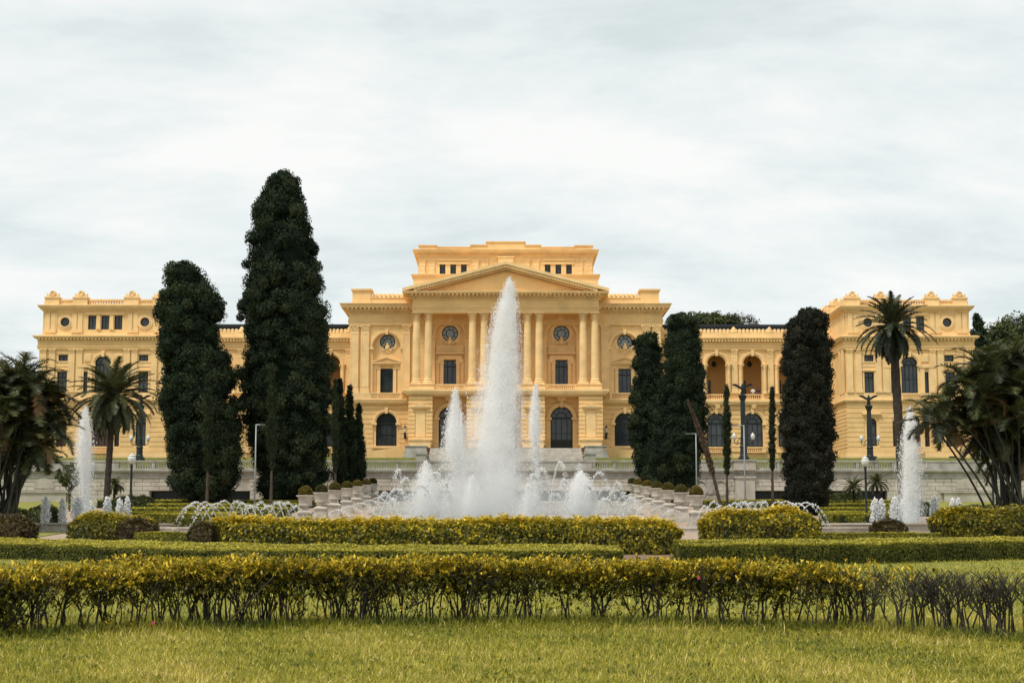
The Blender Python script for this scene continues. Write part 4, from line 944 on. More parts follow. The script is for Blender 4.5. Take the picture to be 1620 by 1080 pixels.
for s, side, off in ((-1, 'left', 315), (1, 'right', 300)):
    for i, dep in enumerate((107, 116.3, 125.4, 134.9, 144, 153.6, 161)):
        X = s*off/F*107
        z_r = 2.63+(5.17-2.63)*(dep-107)/54.0; zb = z_r-2.24
        u = empty('garden_urn', (X, dep, zb)); tag(u, f'pale stone urn on a pedestal, {ORD[i]} in the {side} row', 'urn', f'urns in the {side} row')
        link('pedestal', ubm, None, u); link('bowl', uvm, None, u)
        r = (.46, .44, .46, .44, .44, .42, .42)[i]
        Q = ball_leaves(r, 2600); tn = rng.uniform(.1, .75, len(Q)) + (.2 if i in (0, 4, 5) else 0) - (.25 if (i == 1 and s < 0) or i == 6 else 0)
        t = empty('topiary_ball', (X, dep, zb+2.24+r*.45)); tag(t, f'clipped topiary ball in the {ORD[i]} urn of the {side} row', 'topiary', f'topiary balls in the {side} row')
        o = link('foliage', np_mesh('foliage', Q, 3, np.clip(tn, 0, 1)), M['topiary'], t); o['kind'] = 'stuff'
        link('core', core_bm, None, t)
# small stone pier with pyramid cap behind the left urns
pz = Z(795, 166); q = MB(); c = at(511, 770, 166); q.box(c.x-1.0, c.x+1.0, 165.3, 166.7, pz-.6, Z(771, 166)); q.box(c.x-.55, c.x+.55, 165.5, 166.5, Z(771, 166), Z(756, 166)); q.box(c.x-.7, c.x+.7, 165.35, 166.65, Z(756, 166), Z(754, 166)); q.taper(c.x-.6, c.x+.6, 165.45, 166.55, Z(754, 166), Z(747, 166), .1)
tag(q.build('stone_pier', M['stone']), 'pale stone pier with pyramid cap among the conifers', 'pier')

# ------------------------------------------------------------------ lamps and posts
def old_lamp(px, dep, top, label):
    z0 = float(zg(dep)); c = at(px, top, dep); H = c.z-z0
    r = empty('lamp_post', (c.x, dep, z0)); tag(r, label, 'street lamp', 'old lamp posts in the garden')
    p = MB(); p.lathe([(.20, -.1), (.20, .25), (.14, .35), (.13, .9), (.09, 1.0), (.075, H-.95), (.11, H-.9), (.06, H-.82), (.12, H-.72)], n=12); p.build('post', M['iron'], r, True)
    g = MB(); g.lathe([(.12, H-.72), (.24, H-.55), (.28, H-.32), (.23, H-.20)], n=16); g.build('globe', M['opal'], r, True)
    k = MB(); k.lathe([(.25, H-.20), (.20, H-.13), (.08, H-.06), (.03, H-.02), (.035, H+.03), (.005, H+.06)], n=16); k.build('cap', M['opal'], r, True)
old_lamp(209.5, 104, 717, 'dark iron lamp post with white globe beside the left palm')
old_lamp(1369, 104, 721, 'dark iron lamp post with white globe beside the tall right palm')
def pole_lamp(px, dep, top, arm, label):
    z0 = float(zg(dep)); c = at(px, top, dep); H = c.z-z0; k = dep/F
    r = empty('pole_lamp', (c.x, dep, z0)); tag(r, label, 'street lamp', 'plain pale metal lamp poles')
    p = MB(); p.tube([(0, 0, -.2), (0, 0, H*.5), (0, 0, H)], [.075, .065, .05], 10); p.build('pole', M['pole'], r, True)
    a = MB(); a.tube([(0, 0, H-.06), (arm*.4*k, 0, H-.03), (arm*.75*k, 0, H-.03)], .04, 6); a.build('arm', M['pole'], r)
    h = MB(); x0, x1 = sorted((arm*.45*k, arm*k)); h.box(x0, x1, -.13, .13, H-.09, H+.0); h.build('lamp_head', M['pole2'], r)
pole_lamp(405.5, 130, 671, 14, 'plain pale lamp pole before the tall conifer')
pole_lamp(1177, 128, 672, -20, 'plain pale lamp pole before the eagle column')
pole_lamp(1101, 142, 685, -16, 'shorter plain lamp pole beside the leaning dead trunk')
def eagle_mesh():
    q = MB(); q.tube([(0, .05, .0), (0, 0, .35), (0, -.06, .7), (0, -.12, .92), (0, -.22, 1.0)], [.14, .24, .22, .12, .05], 8)
    q.tube([(0, .1, .15), (0, .35, -.1)], [.14, .05], 6)
    for s in (-1, 1):
        top = [(s*.15, 0, .62), (s*.5, .04, .80), (s*.85, .06, .98), (s*1.2, .08, 1.0), (s*1.45, .1, .92)]
        bot = [(s*.15, 0, .30), (s*.45, .06, .42), (s*.80, .1, .62), (s*1.1, .14, .74), (s*1.45, .14, .86)]
        for i in range(4):
            for d in (0, .05):
                q.poly([(x, y+d, z) for x, y, z in (top[i], top[i+1], bot[i+1], bot[i])])
            q.poly([top[i], top[i+1], (top[i+1][0], top[i+1][1]+.05, top[i+1][2]), (top[i][0], top[i][1]+.05, top[i][2])]); q.poly([bot[i], bot[i+1], (bot[i+1][0], bot[i+1][1]+.05, bot[i+1][2]), (bot[i][0], bot[i][1]+.05, bot[i][2])])
    return q
def eagle_column(off, dep, top, foot, label):
    c = at(800+off, foot, dep); H = Z(top, dep)-c.z
    r = empty('eagle_column', (c.x, dep, c.z)); tag(r, label, 'monument column', 'iron columns crowned by eagles'); k = H/8.3
    p = MB(); p.box(-.55, .55, -.55, .55, -.3, .3); p.lathe([(.5, .3), (.46, .5), (.40, .6), (.38, 1.4), (.46, 1.5), (.36, 1.65), (.33, 2.6), (.30, 2.7), (.27, H-1.95), (.34, H-1.85), (.46, H-1.5), (.52, H-1.45), (.5, H-1.38), (.26, H-1.3), (.24, H-1.0), (.34, H-.98)], n=14); p.build('shaft', M['iron'], r)
    e = eagle_mesh(); e.v = [(x*.82, y*.82, z*.95+H-1.0) for x, y, z in e.v]; e.build('eagle', M['iron'], r)
    for s in (-1, 1):
        a = MB(); a.tube([(s*.25, -.1, 2.0), (s*.7, -.1, 1.75), (s*1.05, -.1, 1.95), (s*1.05, -.1, 2.25)], [.06, .06, .05, .05], 6); a.tube([(s*.3, -.1, 2.5), (s*.55, -.1, 2.3), (s*.75, -.1, 1.95)], .04, 5); a.build('arm', M['iron'], r)
        l = MB(); l.lathe([(.10, 2.25), (.20, 2.4), (.27, 2.75), (.20, 2.86), (.06, 3.02), (.02, 3.1)], s*1.05, -.1, 10); l.build('lantern', M['opal'], r, True)
eagle_column(377, YWALL+.6, 606, 727, 'tall dark eagle column with two lanterns on the wall pier')
eagle_column(577.5, 188, 624, 727, 'dark eagle column with two lanterns before the right pavilion')
eagle_column(-579, 188, 624, 727, 'dark eagle column with two lanterns behind the left palm')
for px, dep, top, lab in ((27, 120, 748, 'thin black iron post under the left palm clump'), (1571, 120, 752, 'thin black iron post under the right palm clump'), (1583, 124, 735, 'taller grey post under the right palm clump')):
    c = at(px, top, dep); z0 = float(zg(dep)); q = MB(); q.lathe([(.12, z0-.1), (.12, z0+.3), (.08, z0+.4), (.08, c.z-.5), (.13, c.z-.45), (.13, c.z-.3), (.02, c.z)], c.x, dep, 8); tag(q.build('iron_post', M['iron']), lab, 'post')
for s, side in ((-1, 'left'), (1, 'right')):
    y = YC-.15; x = s*HX(159.5, 672, 205); z = Z(690, 205); r = empty('wall_lantern', (x, y, z)); tag(r, f'dark iron wall lantern {side} of the portico piers', 'lantern', 'wall lanterns by the portico')
    a = MB(); a.box(-.15, .15, -.15, .1, -.25, .25); a.tube([(0, -.1, 0), (0, -.55, .1), (0, -.6, .5)], .06, 6); a.lathe([(.05, -.1), (.16, .3), (.18, .55)], 0, -.6, 8); a.build('bracket', M['iron'], r)
    l = MB(); l.lathe([(.12, .55), (.19, 1.1), (.18, 1.15)], 0, -.6, 8); l.build('globe', M['opal'], r); l = MB(); l.lathe([(.22, 1.15), (.10, 1.35), (.03, 1.55)], 0, -.6, 8); l.build('cap', M['iron'], r)
# visitors on the wing balcony
def person(x, y, z, shirt, label, rz=0, arm=0):
    r = empty('person', (x, y, z), rz); tag(r, label, 'person', 'visitors on the wing balcony')
    J = {'pel': (0,0,.95,.16), 'ab': (0,0,1.12,.15), 'ch': (0,0,1.34,.175), 'nk': (0,.0,1.50,.06), 'hd': (0,-.01,1.62,.095), 'ht': (0,0,1.72,.085)}
    E = [('pel','ab'),('ab','ch'),('ch','nk'),('nk','hd'),('hd','ht')]
    for k, s in (('l', 1), ('r', -1)):
        J.update({'hp'+k: (s*.10,0,.90,.10), 'kn'+k: (s*.11,-.02,.50,.065), 'an'+k: (s*.11,.02,.08,.045), 'ft'+k: (s*.12,-.14,.03,.04), 'sh'+k: (s*.19,0,1.42,.07), 'el'+k: (s*.27,-.06-arm*.05,1.16,.045), 'wr'+k: (s*.2,-.28,1.08+arm*.3,.03), 'ha'+k: (s*.18,-.36,1.09+arm*.33,.035)})
        E += [('pel','hp'+k),('hp'+k,'kn'+k),('kn'+k,'an'+k),('an'+k,'ft'+k),('ch','sh'+k),('sh'+k,'el'+k),('el'+k,'wr'+k),('wr'+k,'ha'+k)]
    names = list(J); me = bpy.data.meshes.new('body'); me.from_pydata([J[n][:3] for n in names], [(names.index(a), names.index(b)) for a, b in E], [])
    o = link('body', me, M['skin'], r); sk = o.modifiers.new('skin', 'SKIN')
    for i, n in enumerate(names): me.skin_vertices[0].data[i].radius = (J[n][3],)*2
    me.skin_vertices[0].data[0].use_root = True
    o.modifiers.new('sub', 'SUBSURF').render_levels = 1
    sh = MB(); sh.lathe([(.20, .88), (.19, 1.1), (.225, 1.35), (.20, 1.46), (.09, 1.52)], n=14); sh.v = [(a, b*.68, c) for a, b, c in sh.v]
    for s in (-1, 1): sh.tube([(s*.17, 0, 1.43), (s*.25, -.03, 1.26), (s*.275, -.07, 1.15)], [.095, .075, .065], 8)
    sh.build('shirt', M[shirt], r, True)
    h = MB(); h.ball((0, .02, 1.69), .115, 10, 7, (.95, 1, .95)); h.build('hair', M['iron'], r, True)
    tr = MB()
    tr.lathe([(.19, .80), (.195, .98)], n=12); tr.v = [(a, b*.7, c) for a, b, c in tr.v]
    for s in (-1, 1): tr.tube([(s*.10, 0, .92), (s*.11, -.02, .5), (s*.11, .02, .08)], [.12, .09, .07], 8)
    tr.build('trousers', M['cloth_dark'], r, True)
zfl = zw(632)
person(HX(391, 615, YW+.9), YW+.75, zfl, 'cloth_white', 'person in white shirt leaning at the wing balcony rail', .1, .4)
person(HX(399.5, 615, YW+1.2), YW+1.1, zfl, 'cloth_dark', 'person in dark shirt beside the white-shirted balcony visitor', -.3, 0)
# ------------------------------------------------------------------ hedges
def snoise(x, y, z, f, seed=0):
    a = 0
    for k in range(4):
        w = np.random.default_rng(100+seed*7+k).normal(size=4)
        a = a + np.sin(f*(1+.6*k)*(x*w[0]+y*w[1]+z*w[2])+w[3]*3)
    return a/4
def hedge(name, label, path, hw, h, mat, n, L, W, group=None, lump=.05, lf=2.0, tint=(.15, .6, .35, 1.0), z0=None, cat='hedge', shaggy=.0, rnd=.12, seed=0):
    """path: centre line [(x, y)...]; foliage shell with an inner mass"""
    path = np.array(path, float)
    for _ in range(2 if len(path) > 2 else 0):
        a, b = path[:-1], path[1:]; path = np.concatenate([path[:1], np.stack([a*.75+b*.25, a*.25+b*.75], 1).reshape(-1, 2)[1:-1], path[-1:]])
    seg = np.diff(path, axis=0); sl = np.linalg.norm(seg, axis=1); cum = np.r_[0, np.cumsum(sl)]; Lt = cum[-1]
    r = empty(name, (float(path[0, 0]), float(path[0, 1]), float(zg(path[0, 1])))); tag(r, label, cat, group)
    inv = np.array(r.location)
    A_top, A_s, A_e = Lt*2*hw, Lt*h, 2*hw*h
    tot = A_top+2*A_s+2*A_e
    u = rng.random(n)*tot
    s = rng.random(n)*Lt; v = rng.uniform(-1, 1, n)*hw; z = rng.random(n)*h; Nn = np.zeros((n, 3))
    top = u < A_top; fr = (u >= A_top) & (u < A_top+A_s); bk = (u >= A_top+A_s) & (u < A_top+2*A_s); e0 = (u >= A_top+2*A_s) & (u < A_top+2*A_s+A_e); e1 = u >= A_top+2*A_s+A_e
    z[top] = h; v[fr] = -hw; v[bk] = hw; s[e0] = 0; s[e1] = Lt
    i = np.clip(np.searchsorted(cum, s, side='right')-1, 0, len(sl)-1); t = (s-cum[i])/sl[i]
    T = seg[i]/sl[i][:, None]; Q = np.stack([-T[:, 1], T[:, 0]], 1)     # left normal
    c = path[i]+seg[i]*t[:, None]
    # rounded edges
    kz = np.clip((z-(h-rnd))/max(rnd, 1e-3), 0, 1); ks = np.clip((np.abs(v)-(hw-rnd))/max(rnd, 1e-3), 0, 1)
    v = v*(1-.25*rnd/hw*kz*ks); z = z-.3*rnd*kz*ks
    ends = np.minimum(s, Lt-s); ke = np.clip(1-ends/max(hw*.8, .01), 0, 1); v = v*(1-.35*ke**2)
    xy = c+Q*v[:, None]
    Nn[top] = (0, 0, 1); Nn[fr, :2] = -Q[fr]; Nn[bk, :2] = Q[bk]; Nn[e0, :2] = -T[e0]; Nn[e1, :2] = T[e1]
    zz = zg(xy[:, 1])+z
    P = np.concatenate([xy, zz[:, None]], 1)
    ez = np.clip(1-ends/max(h*.8, .01), 0, 1)*np.clip((z/h-.3)/.7, 0, 1); P[:, 2] -= ez**2*h*.22*(lump > .1)
    P[:, 2] += (z/h)*lump*.7*snoise(P[:, 0], 0*P[:, 0], 0*P[:, 0], 1.2, seed+3)
    nz_ = snoise(P[:, 0], P[:, 1], P[:, 2], lf, seed); P = P+Nn*(lump*nz_+rng.normal(0, .012+shaggy, n)-.02)[:, None]
    D = rdir(n); D = unit(D-Nn*np.sum(D*Nn, 1)[:, None])+Nn*rng.uniform(.0, .7, n)[:, None]; M2 = Nn+rdir(n)*.35
    LL = rng.uniform(.7, 1.3, n)*L
    tn = np.where(top, rng.uniform(tint[2], tint[3], n), rng.uniform(tint[0], tint[1], n)+.25*(z/h)**3)+.15*nz_  # tops lighter: new growth; clipped hedges' sides darkened, shade put into leaf colour
    far = True; V = (leaves3 if far else leaves)(P-inv, D, M2, LL, LL*W*1.3)
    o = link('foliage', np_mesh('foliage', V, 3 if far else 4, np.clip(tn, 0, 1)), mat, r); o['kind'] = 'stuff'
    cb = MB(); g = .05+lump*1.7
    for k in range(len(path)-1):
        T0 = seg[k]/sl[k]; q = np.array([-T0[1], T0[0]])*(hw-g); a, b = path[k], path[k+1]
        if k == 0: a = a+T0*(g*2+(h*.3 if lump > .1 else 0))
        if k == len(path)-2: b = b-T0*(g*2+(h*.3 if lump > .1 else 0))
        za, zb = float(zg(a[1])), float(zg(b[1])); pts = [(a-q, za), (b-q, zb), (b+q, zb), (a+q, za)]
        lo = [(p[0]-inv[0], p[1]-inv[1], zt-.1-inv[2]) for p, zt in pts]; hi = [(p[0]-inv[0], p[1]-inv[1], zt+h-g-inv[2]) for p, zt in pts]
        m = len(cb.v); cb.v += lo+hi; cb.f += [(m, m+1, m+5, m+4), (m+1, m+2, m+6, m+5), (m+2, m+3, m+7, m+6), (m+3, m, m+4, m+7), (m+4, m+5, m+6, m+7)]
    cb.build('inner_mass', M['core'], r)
    return r
def hx(px, d): return (px-800.0)/F*d*1.0
GR = M['hedge_grn']
# clipped green hedges behind the golden one: left pair and right pair
def curve(pts): return [(hx(px, d), d) for px, d in pts]
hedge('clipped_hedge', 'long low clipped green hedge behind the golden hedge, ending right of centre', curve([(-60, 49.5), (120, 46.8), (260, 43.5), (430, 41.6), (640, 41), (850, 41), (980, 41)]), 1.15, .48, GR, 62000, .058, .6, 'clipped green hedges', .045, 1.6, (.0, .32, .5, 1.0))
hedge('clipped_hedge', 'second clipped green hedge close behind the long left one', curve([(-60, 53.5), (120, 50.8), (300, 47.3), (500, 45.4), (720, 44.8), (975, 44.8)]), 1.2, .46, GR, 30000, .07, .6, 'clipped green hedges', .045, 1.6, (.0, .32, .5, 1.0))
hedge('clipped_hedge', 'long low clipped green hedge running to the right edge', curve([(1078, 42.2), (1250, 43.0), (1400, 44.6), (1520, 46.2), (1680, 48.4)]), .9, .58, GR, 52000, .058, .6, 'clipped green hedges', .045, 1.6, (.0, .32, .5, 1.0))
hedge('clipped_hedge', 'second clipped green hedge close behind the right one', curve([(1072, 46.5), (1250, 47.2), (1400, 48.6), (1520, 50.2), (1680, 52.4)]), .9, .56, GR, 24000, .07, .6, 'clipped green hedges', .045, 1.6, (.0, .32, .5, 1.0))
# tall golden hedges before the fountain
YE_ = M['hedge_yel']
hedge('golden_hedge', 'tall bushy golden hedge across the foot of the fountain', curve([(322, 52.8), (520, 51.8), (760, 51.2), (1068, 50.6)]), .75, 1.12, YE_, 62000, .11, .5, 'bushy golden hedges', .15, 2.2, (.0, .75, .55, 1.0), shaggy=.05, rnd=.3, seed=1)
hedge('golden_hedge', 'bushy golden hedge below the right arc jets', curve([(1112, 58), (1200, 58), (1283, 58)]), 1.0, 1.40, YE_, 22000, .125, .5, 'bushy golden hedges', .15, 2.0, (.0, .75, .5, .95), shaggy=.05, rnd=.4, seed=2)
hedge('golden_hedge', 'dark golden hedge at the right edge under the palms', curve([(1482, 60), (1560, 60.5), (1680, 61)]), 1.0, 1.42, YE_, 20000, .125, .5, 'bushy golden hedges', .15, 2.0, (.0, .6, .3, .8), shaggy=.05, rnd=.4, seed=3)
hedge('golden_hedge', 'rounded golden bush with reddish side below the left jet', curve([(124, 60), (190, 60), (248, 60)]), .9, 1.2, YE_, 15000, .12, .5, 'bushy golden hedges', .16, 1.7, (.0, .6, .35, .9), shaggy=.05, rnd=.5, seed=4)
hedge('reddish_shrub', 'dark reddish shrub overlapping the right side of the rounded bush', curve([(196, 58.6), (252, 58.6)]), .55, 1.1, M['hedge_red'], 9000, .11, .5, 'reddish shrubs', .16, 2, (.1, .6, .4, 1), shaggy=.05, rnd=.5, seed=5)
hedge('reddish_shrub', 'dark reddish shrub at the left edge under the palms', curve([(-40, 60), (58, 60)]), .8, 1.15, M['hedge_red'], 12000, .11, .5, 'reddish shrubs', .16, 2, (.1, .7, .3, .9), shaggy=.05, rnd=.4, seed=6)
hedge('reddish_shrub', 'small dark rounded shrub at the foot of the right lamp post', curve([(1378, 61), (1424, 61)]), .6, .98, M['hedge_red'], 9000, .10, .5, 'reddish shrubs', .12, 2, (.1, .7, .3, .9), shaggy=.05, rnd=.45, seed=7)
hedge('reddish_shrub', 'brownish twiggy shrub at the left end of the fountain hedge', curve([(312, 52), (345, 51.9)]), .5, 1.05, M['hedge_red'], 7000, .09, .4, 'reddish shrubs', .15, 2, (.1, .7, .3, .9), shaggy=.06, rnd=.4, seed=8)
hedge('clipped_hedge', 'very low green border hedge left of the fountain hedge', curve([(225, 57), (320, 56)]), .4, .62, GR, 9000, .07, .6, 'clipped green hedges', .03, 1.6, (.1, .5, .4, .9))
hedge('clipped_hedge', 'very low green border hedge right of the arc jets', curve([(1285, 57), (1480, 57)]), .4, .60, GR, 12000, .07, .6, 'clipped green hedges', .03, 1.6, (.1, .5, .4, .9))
# parterre hedges further back, left and right
PT = [('left', -1, [((-300, 150), (-640, 150)), ((-330, 137), (-560, 137)), ((-340, 126), (-610, 126)), ((-420, 116), (-600, 116)), ((-430, 104), (-565, 104))]),
      ('right', 1, [((300, 150), (620, 150)), ((490, 137), (640, 137)), ((500, 126), (640, 126)), ((500, 116), (600, 116)), ((505, 100), (580, 100))])]
RK = ['rearmost', 'fourth', 'third', 'second', 'front']
for side, s, segs in PT:
    for i, (a, b) in enumerate(segs):
        pa, pb = (a[0]/F*a[1], a[1]), (b[0]/F*b[1], b[1])
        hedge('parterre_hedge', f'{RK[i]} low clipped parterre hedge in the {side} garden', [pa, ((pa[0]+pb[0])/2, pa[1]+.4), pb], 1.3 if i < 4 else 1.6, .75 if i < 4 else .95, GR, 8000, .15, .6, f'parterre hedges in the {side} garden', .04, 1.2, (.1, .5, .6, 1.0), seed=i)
for k, (px, w, d, h, lab) in enumerate(((75, 40, 108, 1.5, 'low dark bush beside the left palm stems'), (20, 60, 100, 1.3, 'green bush at the foot of the left palm clump'), (1450, 30, 128, 1.3, 'small dark hedge stub behind the right jet'), (1560, 100, 100, 1.5, 'green bush at the foot of the right palm clump'), (215, 60, 140, 1.3, 'low green hedge behind the left jet and palm'), (1335, 50, 150, 1.4, 'low hedge behind the right lamp post'))):
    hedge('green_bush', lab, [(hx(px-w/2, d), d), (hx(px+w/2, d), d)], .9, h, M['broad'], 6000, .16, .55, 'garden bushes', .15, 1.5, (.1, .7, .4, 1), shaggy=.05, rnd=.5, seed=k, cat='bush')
# grass verge sheet behind the parterre is the ground itself; lawn patches by the borders
for s, x0, x1, ya, yb in ((1, hx(1300, 75), hx(1480, 75), 66, 84), (-1, hx(-20, 75), hx(120, 75), 64, 90)):
    q = MB(); q.poly([(x0, ya, zg(ya)+.03), (x1, ya, zg(ya)+.03), (x1*1.2, yb, zg(yb)+.03), (x0*1.2, yb, zg(yb)+.03)]); tag(q.build('lawn_patch', M['soil']), kind='structure')

q = MB(); q.poly([(2.6, 43.2, zg(43.2)+.03), (7.2, 43.2, zg(43.2)+.03), (8.2, 54, zg(54)+.03), (2.6, 54, zg(54)+.03)]); tag(q.build('planting_bed', M['earth']), kind='structure')
# ---- the near golden hedge with bare stems
def near_d(x): return 18.0-0.055*x**2*np.where(x > 0, 1.2, 1.0)
def near_path(n): 
    xs = np.linspace(-7.6, 7.6, n); return xs, near_d(xs)
def build_near_hedge():
    r = empty('near_hedge', (0, 19, float(zg(19)))); tag(r, 'golden-topped hedge on bare twiggy stems at the edge of the near lawn', 'hedge'); inv = np.array(r.location)
    R_ = np.random.default_rng(31)
    st = MB(); tips = []
    H = .71
    x = -7.5
    while x < 7.5:
        bare = x > 3.75
        d = float(near_d(np.array(x)))+R_.uniform(-.22, .22); zb = float(zg(d))
        for k in range(R_.integers(4, 8)):
            a = R_.uniform(0, 6.28); lean = R_.uniform(.02, .22)
            b = np.array([x+R_.normal(0, .05), d+R_.normal(0, .05), zb-.03])
            h1 = R_.uniform(.22, .40); top = np.array([b[0]+math.cos(a)*lean*.6, b[1]+math.sin(a)*lean*.6, zb+h1])
            m = (b+top)/2+R_.normal(0, .025, 3)
            rr = R_.uniform(.007, .015)
            st.tube([b-inv, m-inv, top-inv], [rr, rr*.85, rr*.7], 5)
            for j in range(R_.integers(2, 4)):
                a2 = a+R_.normal(0, 1.0); l2 = R_.uniform(.05, .24); h2 = R_.uniform(.14, .30)
                p2 = top+np.array([math.cos(a2)*l2, math.sin(a2)*l2*.8, h2]); p2[2] = min(p2[2], zb+H-.04)
                m2 = (top+p2)/2+R_.normal(0, .02, 3)
                st.tube([top-inv, m2-inv, p2-inv], [rr*.65, rr*.5, rr*.35], 4); tips.append((p2, bare))
                for q in range(4 if not bare else 6):
                    a3 = R_.uniform(0, 6.28); s_ = (m2+(p2-m2)*R_.random()); p3 = s_+np.array([math.cos(a3)*.12, math.sin(a3)*.10, R_.uniform(.06, .2)]); p3[2] = min(p3[2], zb+H)
                    st.tube([s_-inv, p3-inv], [rr*.32, rr*.18], 3); tips.append((p3, bare))
        x += R_.choice([.06, .12, .2, .34], p=[.3, .3, .25, .15])*(.75 if bare else 1)
    for (x0, y0, x1, h1) in ((1.35, -.30, 1.75, .55), (1.5, -.28, 2.05, .5), (-3.2, -.32, -2.6, .6), (-2.4, -.3, -2.7, .62)):   # pale dead sticks leaning in front
        d = float(near_d(np.array(x0)))+y0; zb = float(zg(d)); st.tube([np.array((x0, d, zb))-inv, np.array(((x0+x1)/2+.03, d, zb+h1*.5))-inv, np.array((x1, d+.1, zb+h1))-inv], [.012, .010, .006], 5)
    o = st.build('stems', M['twig'], r); o['kind'] = 'stuff'
    # leaves in rosettes: a dense crown slab, thinner skirt, few on the bare right end
    P = []; T = []; U = []
    def add(n, zlo, zhi, pw, hw_, tint, dens=None):
        x = R_.uniform(-7.6, 7.6, n); 
        z = zlo+(zhi-zlo)*R_.random(n)**pw; y = R_.uniform(-1, 1, n)*hw_
        edge = snoise(x, y*2, 0*x, 1.3, 5); gaps = snoise(x, 0*x, 0*x, .9, 9)
        keep = (R_.random(n) < np.clip(1.0+.7*gaps-(zhi-z)*(1.2 if zlo < .4 else .3)+.35*snoise(x, y, z, 5.0, 21), .08, 1)) & ((x < 4.0+.3*R_.normal(size=n)) | (R_.random(n) < .035)) & ((x < 3.6) | (R_.random(n) < .55))
        zt = z+.09*edge+.05*snoise(x, y, 0*x, 4.0, 11)-.05*np.clip(-gaps, 0, 1)
        d = near_d(x)+y*(1-.3*(z/.7)**4)
        P.append(np.stack([x, d, zg(d)+zt], 1)[keep]); 
        T.append((tint[0]+(tint[1]-tint[0])*R_.random(n))[keep])
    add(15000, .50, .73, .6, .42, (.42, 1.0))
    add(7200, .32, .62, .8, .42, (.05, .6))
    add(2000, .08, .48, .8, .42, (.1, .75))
    # denser leafy skirt at the far left
    x = R_.uniform(-7.6, -5.2, 2600); z = R_.uniform(.05, .6, 2600); d = near_d(x)+R_.uniform(-.35, .35, 2600); P.append(np.stack([x, d, zg(d)+z], 1)); T.append(R_.uniform(0, .6, 2600))
    P = np.concatenate(P); T = np.concatenate(T); n = len(P); k = 6
    PP = np.repeat(P, k, 0)+rng.normal(0, .014, (n*k, 3)); az_ = rng.uniform(0, 6.28, n*k); el = rng.uniform(.0, 1.2, n*k)
    D = np.stack([np.cos(az_)*np.cos(el), np.sin(az_)*np.cos(el), np.sin(el)], 1); NN = np.stack([-np.cos(az_)*np.sin(el), -np.sin(az_)*np.sin(el), np.cos(el)], 1)+rdir(n*k)*.3
    LL = rng.uniform(.024, .068, n*k); V = leaves(PP-inv, D, NN, LL, LL*.48)
    tn = np.clip(np.repeat(T, k)+rng.normal(0, .12, n*k), 0, 1)
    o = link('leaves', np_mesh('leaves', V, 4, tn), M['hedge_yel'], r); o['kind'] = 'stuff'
    for px, py, dd, lab in ((1106, 914, 17.2, 'upper right'), (243, 985, 16.6, 'lower left')):
        c = at(px, py, dd); q = MB(); 
        for i in range(6): a = i*1.05; q.ball((c.x+.011*math.cos(a), c.y+.004*(i % 2), c.z+.011*math.sin(a)), .007, 6, 4)
        tag(q.build('pink_flower', M['pink'], None), f'tiny pink flower {"high among the golden leaves" if lab == "upper right" else "low among the bare stems at left"}', 'flower')
build_near_hedge()

# ------------------------------------------------------------------ grass
def grass(name, label, n, ya, yb, l0, l1, w, extra=None, tlo=.15, thi=.85):
    u = rng.random(n); Y = ya+(yb-ya)*u; X = rng.uniform(-1, 1, n)*(.36*Y+.6)
    if extra is not None: X, Y = extra
    n = len(X); Zb = zg(Y); patch = snoise(X, Y, 0*X, 1.1, 3); p2 = snoise(X, Y, 0*X, 4.0, 4)
    L = rng.uniform(l0, l1, n)*(1+.25*patch); a = rng.uniform(0, 6.28, n); ln = np.abs(rng.normal(0, .85, n))
    B = np.stack([X, Y, Zb], 1); D = unit(np.stack([np.cos(a)*ln, np.sin(a)*ln, np.ones(n)], 1)); D2 = unit(D+np.stack([np.cos(a), np.sin(a), -.2*np.ones(n)], 1)*rng.uniform(.1, .8, n)[:, None])
    S = np.stack([-np.sin(a+rng.normal(0, .8, n)), np.cos(a), 0*a], 1)*w*rng.uniform(.6, 1.3, n)[:, None]
    m = B+D*(L*.55)[:, None]; tip = m+D2*(L*.5)[:, None]
    V = np.stack([B, m+S*.5, tip, m-S*.5], 1)
    tn = np.clip(rng.uniform(tlo, thi, n)+.30*patch+.22*p2+.15*snoise(X, Y, 0*X, 9.0, 6), 0, 1)
    dead = rng.random(n) < .04+.10*np.clip(snoise(X, Y, 0*X, 2.2, 8)-.25, 0, 1); tn[dead] = 1
    o = link(name, np_mesh(name, V, 4, tn), M['grassleaf']); tag(o, label, 'grass', kind='stuff'); return o
grass('lawn_grass', 'short yellow-green lawn grass in the foreground', 155000, 11.2, 19.2, .035, .105, .0095)
grass('lawn_grass', 'green lawn grass behind the near hedge', 70000, 18.6, 46, .05, .11, .018, tlo=.1, thi=.65)
gx = rng.uniform(-7.6, 7.6, 21000); gy = near_d(gx)+rng.normal(-.18, .22, 21000); grass('tall_grass', 'longer green grass tufts along the foot of the near hedge', 0, 0, 1, .07, .20, .008, (gx, gy), .0, .45)

def weeds(n):
    Y = rng.uniform(11.5, 17.2, n); X = rng.uniform(-1, 1, n)*(.35*Y); k = 7; P = np.repeat(np.stack([X, Y, zg(Y)+.035], 1), k, 0)+rng.normal(0, .02, (n*k, 3))*np.array([1, 1, .3])
    a = rng.uniform(0, 6.28, n*k); D = np.stack([np.cos(a), np.sin(a), rng.uniform(.1, .7, n*k)], 1); L = rng.uniform(.04, .08, n*k)
    tag(link('lawn_weeds', np_mesh('lawn_weeds', leaves(P, D, np.tile([0, 0, 1.0], (n*k, 1)), L, L*.42), 4, rng.uniform(0, .35, n*k)), M['grassleaf']), 'small broad-leaved weeds scattered through the foreground lawn', 'weeds', kind='stuff')
weeds(260)
m_ = 420; fy = rng.uniform(11.5, 18.5, m_); fx = rng.uniform(-1, 1, m_)*.35*fy; L_ = rng.uniform(.025, .05, m_)
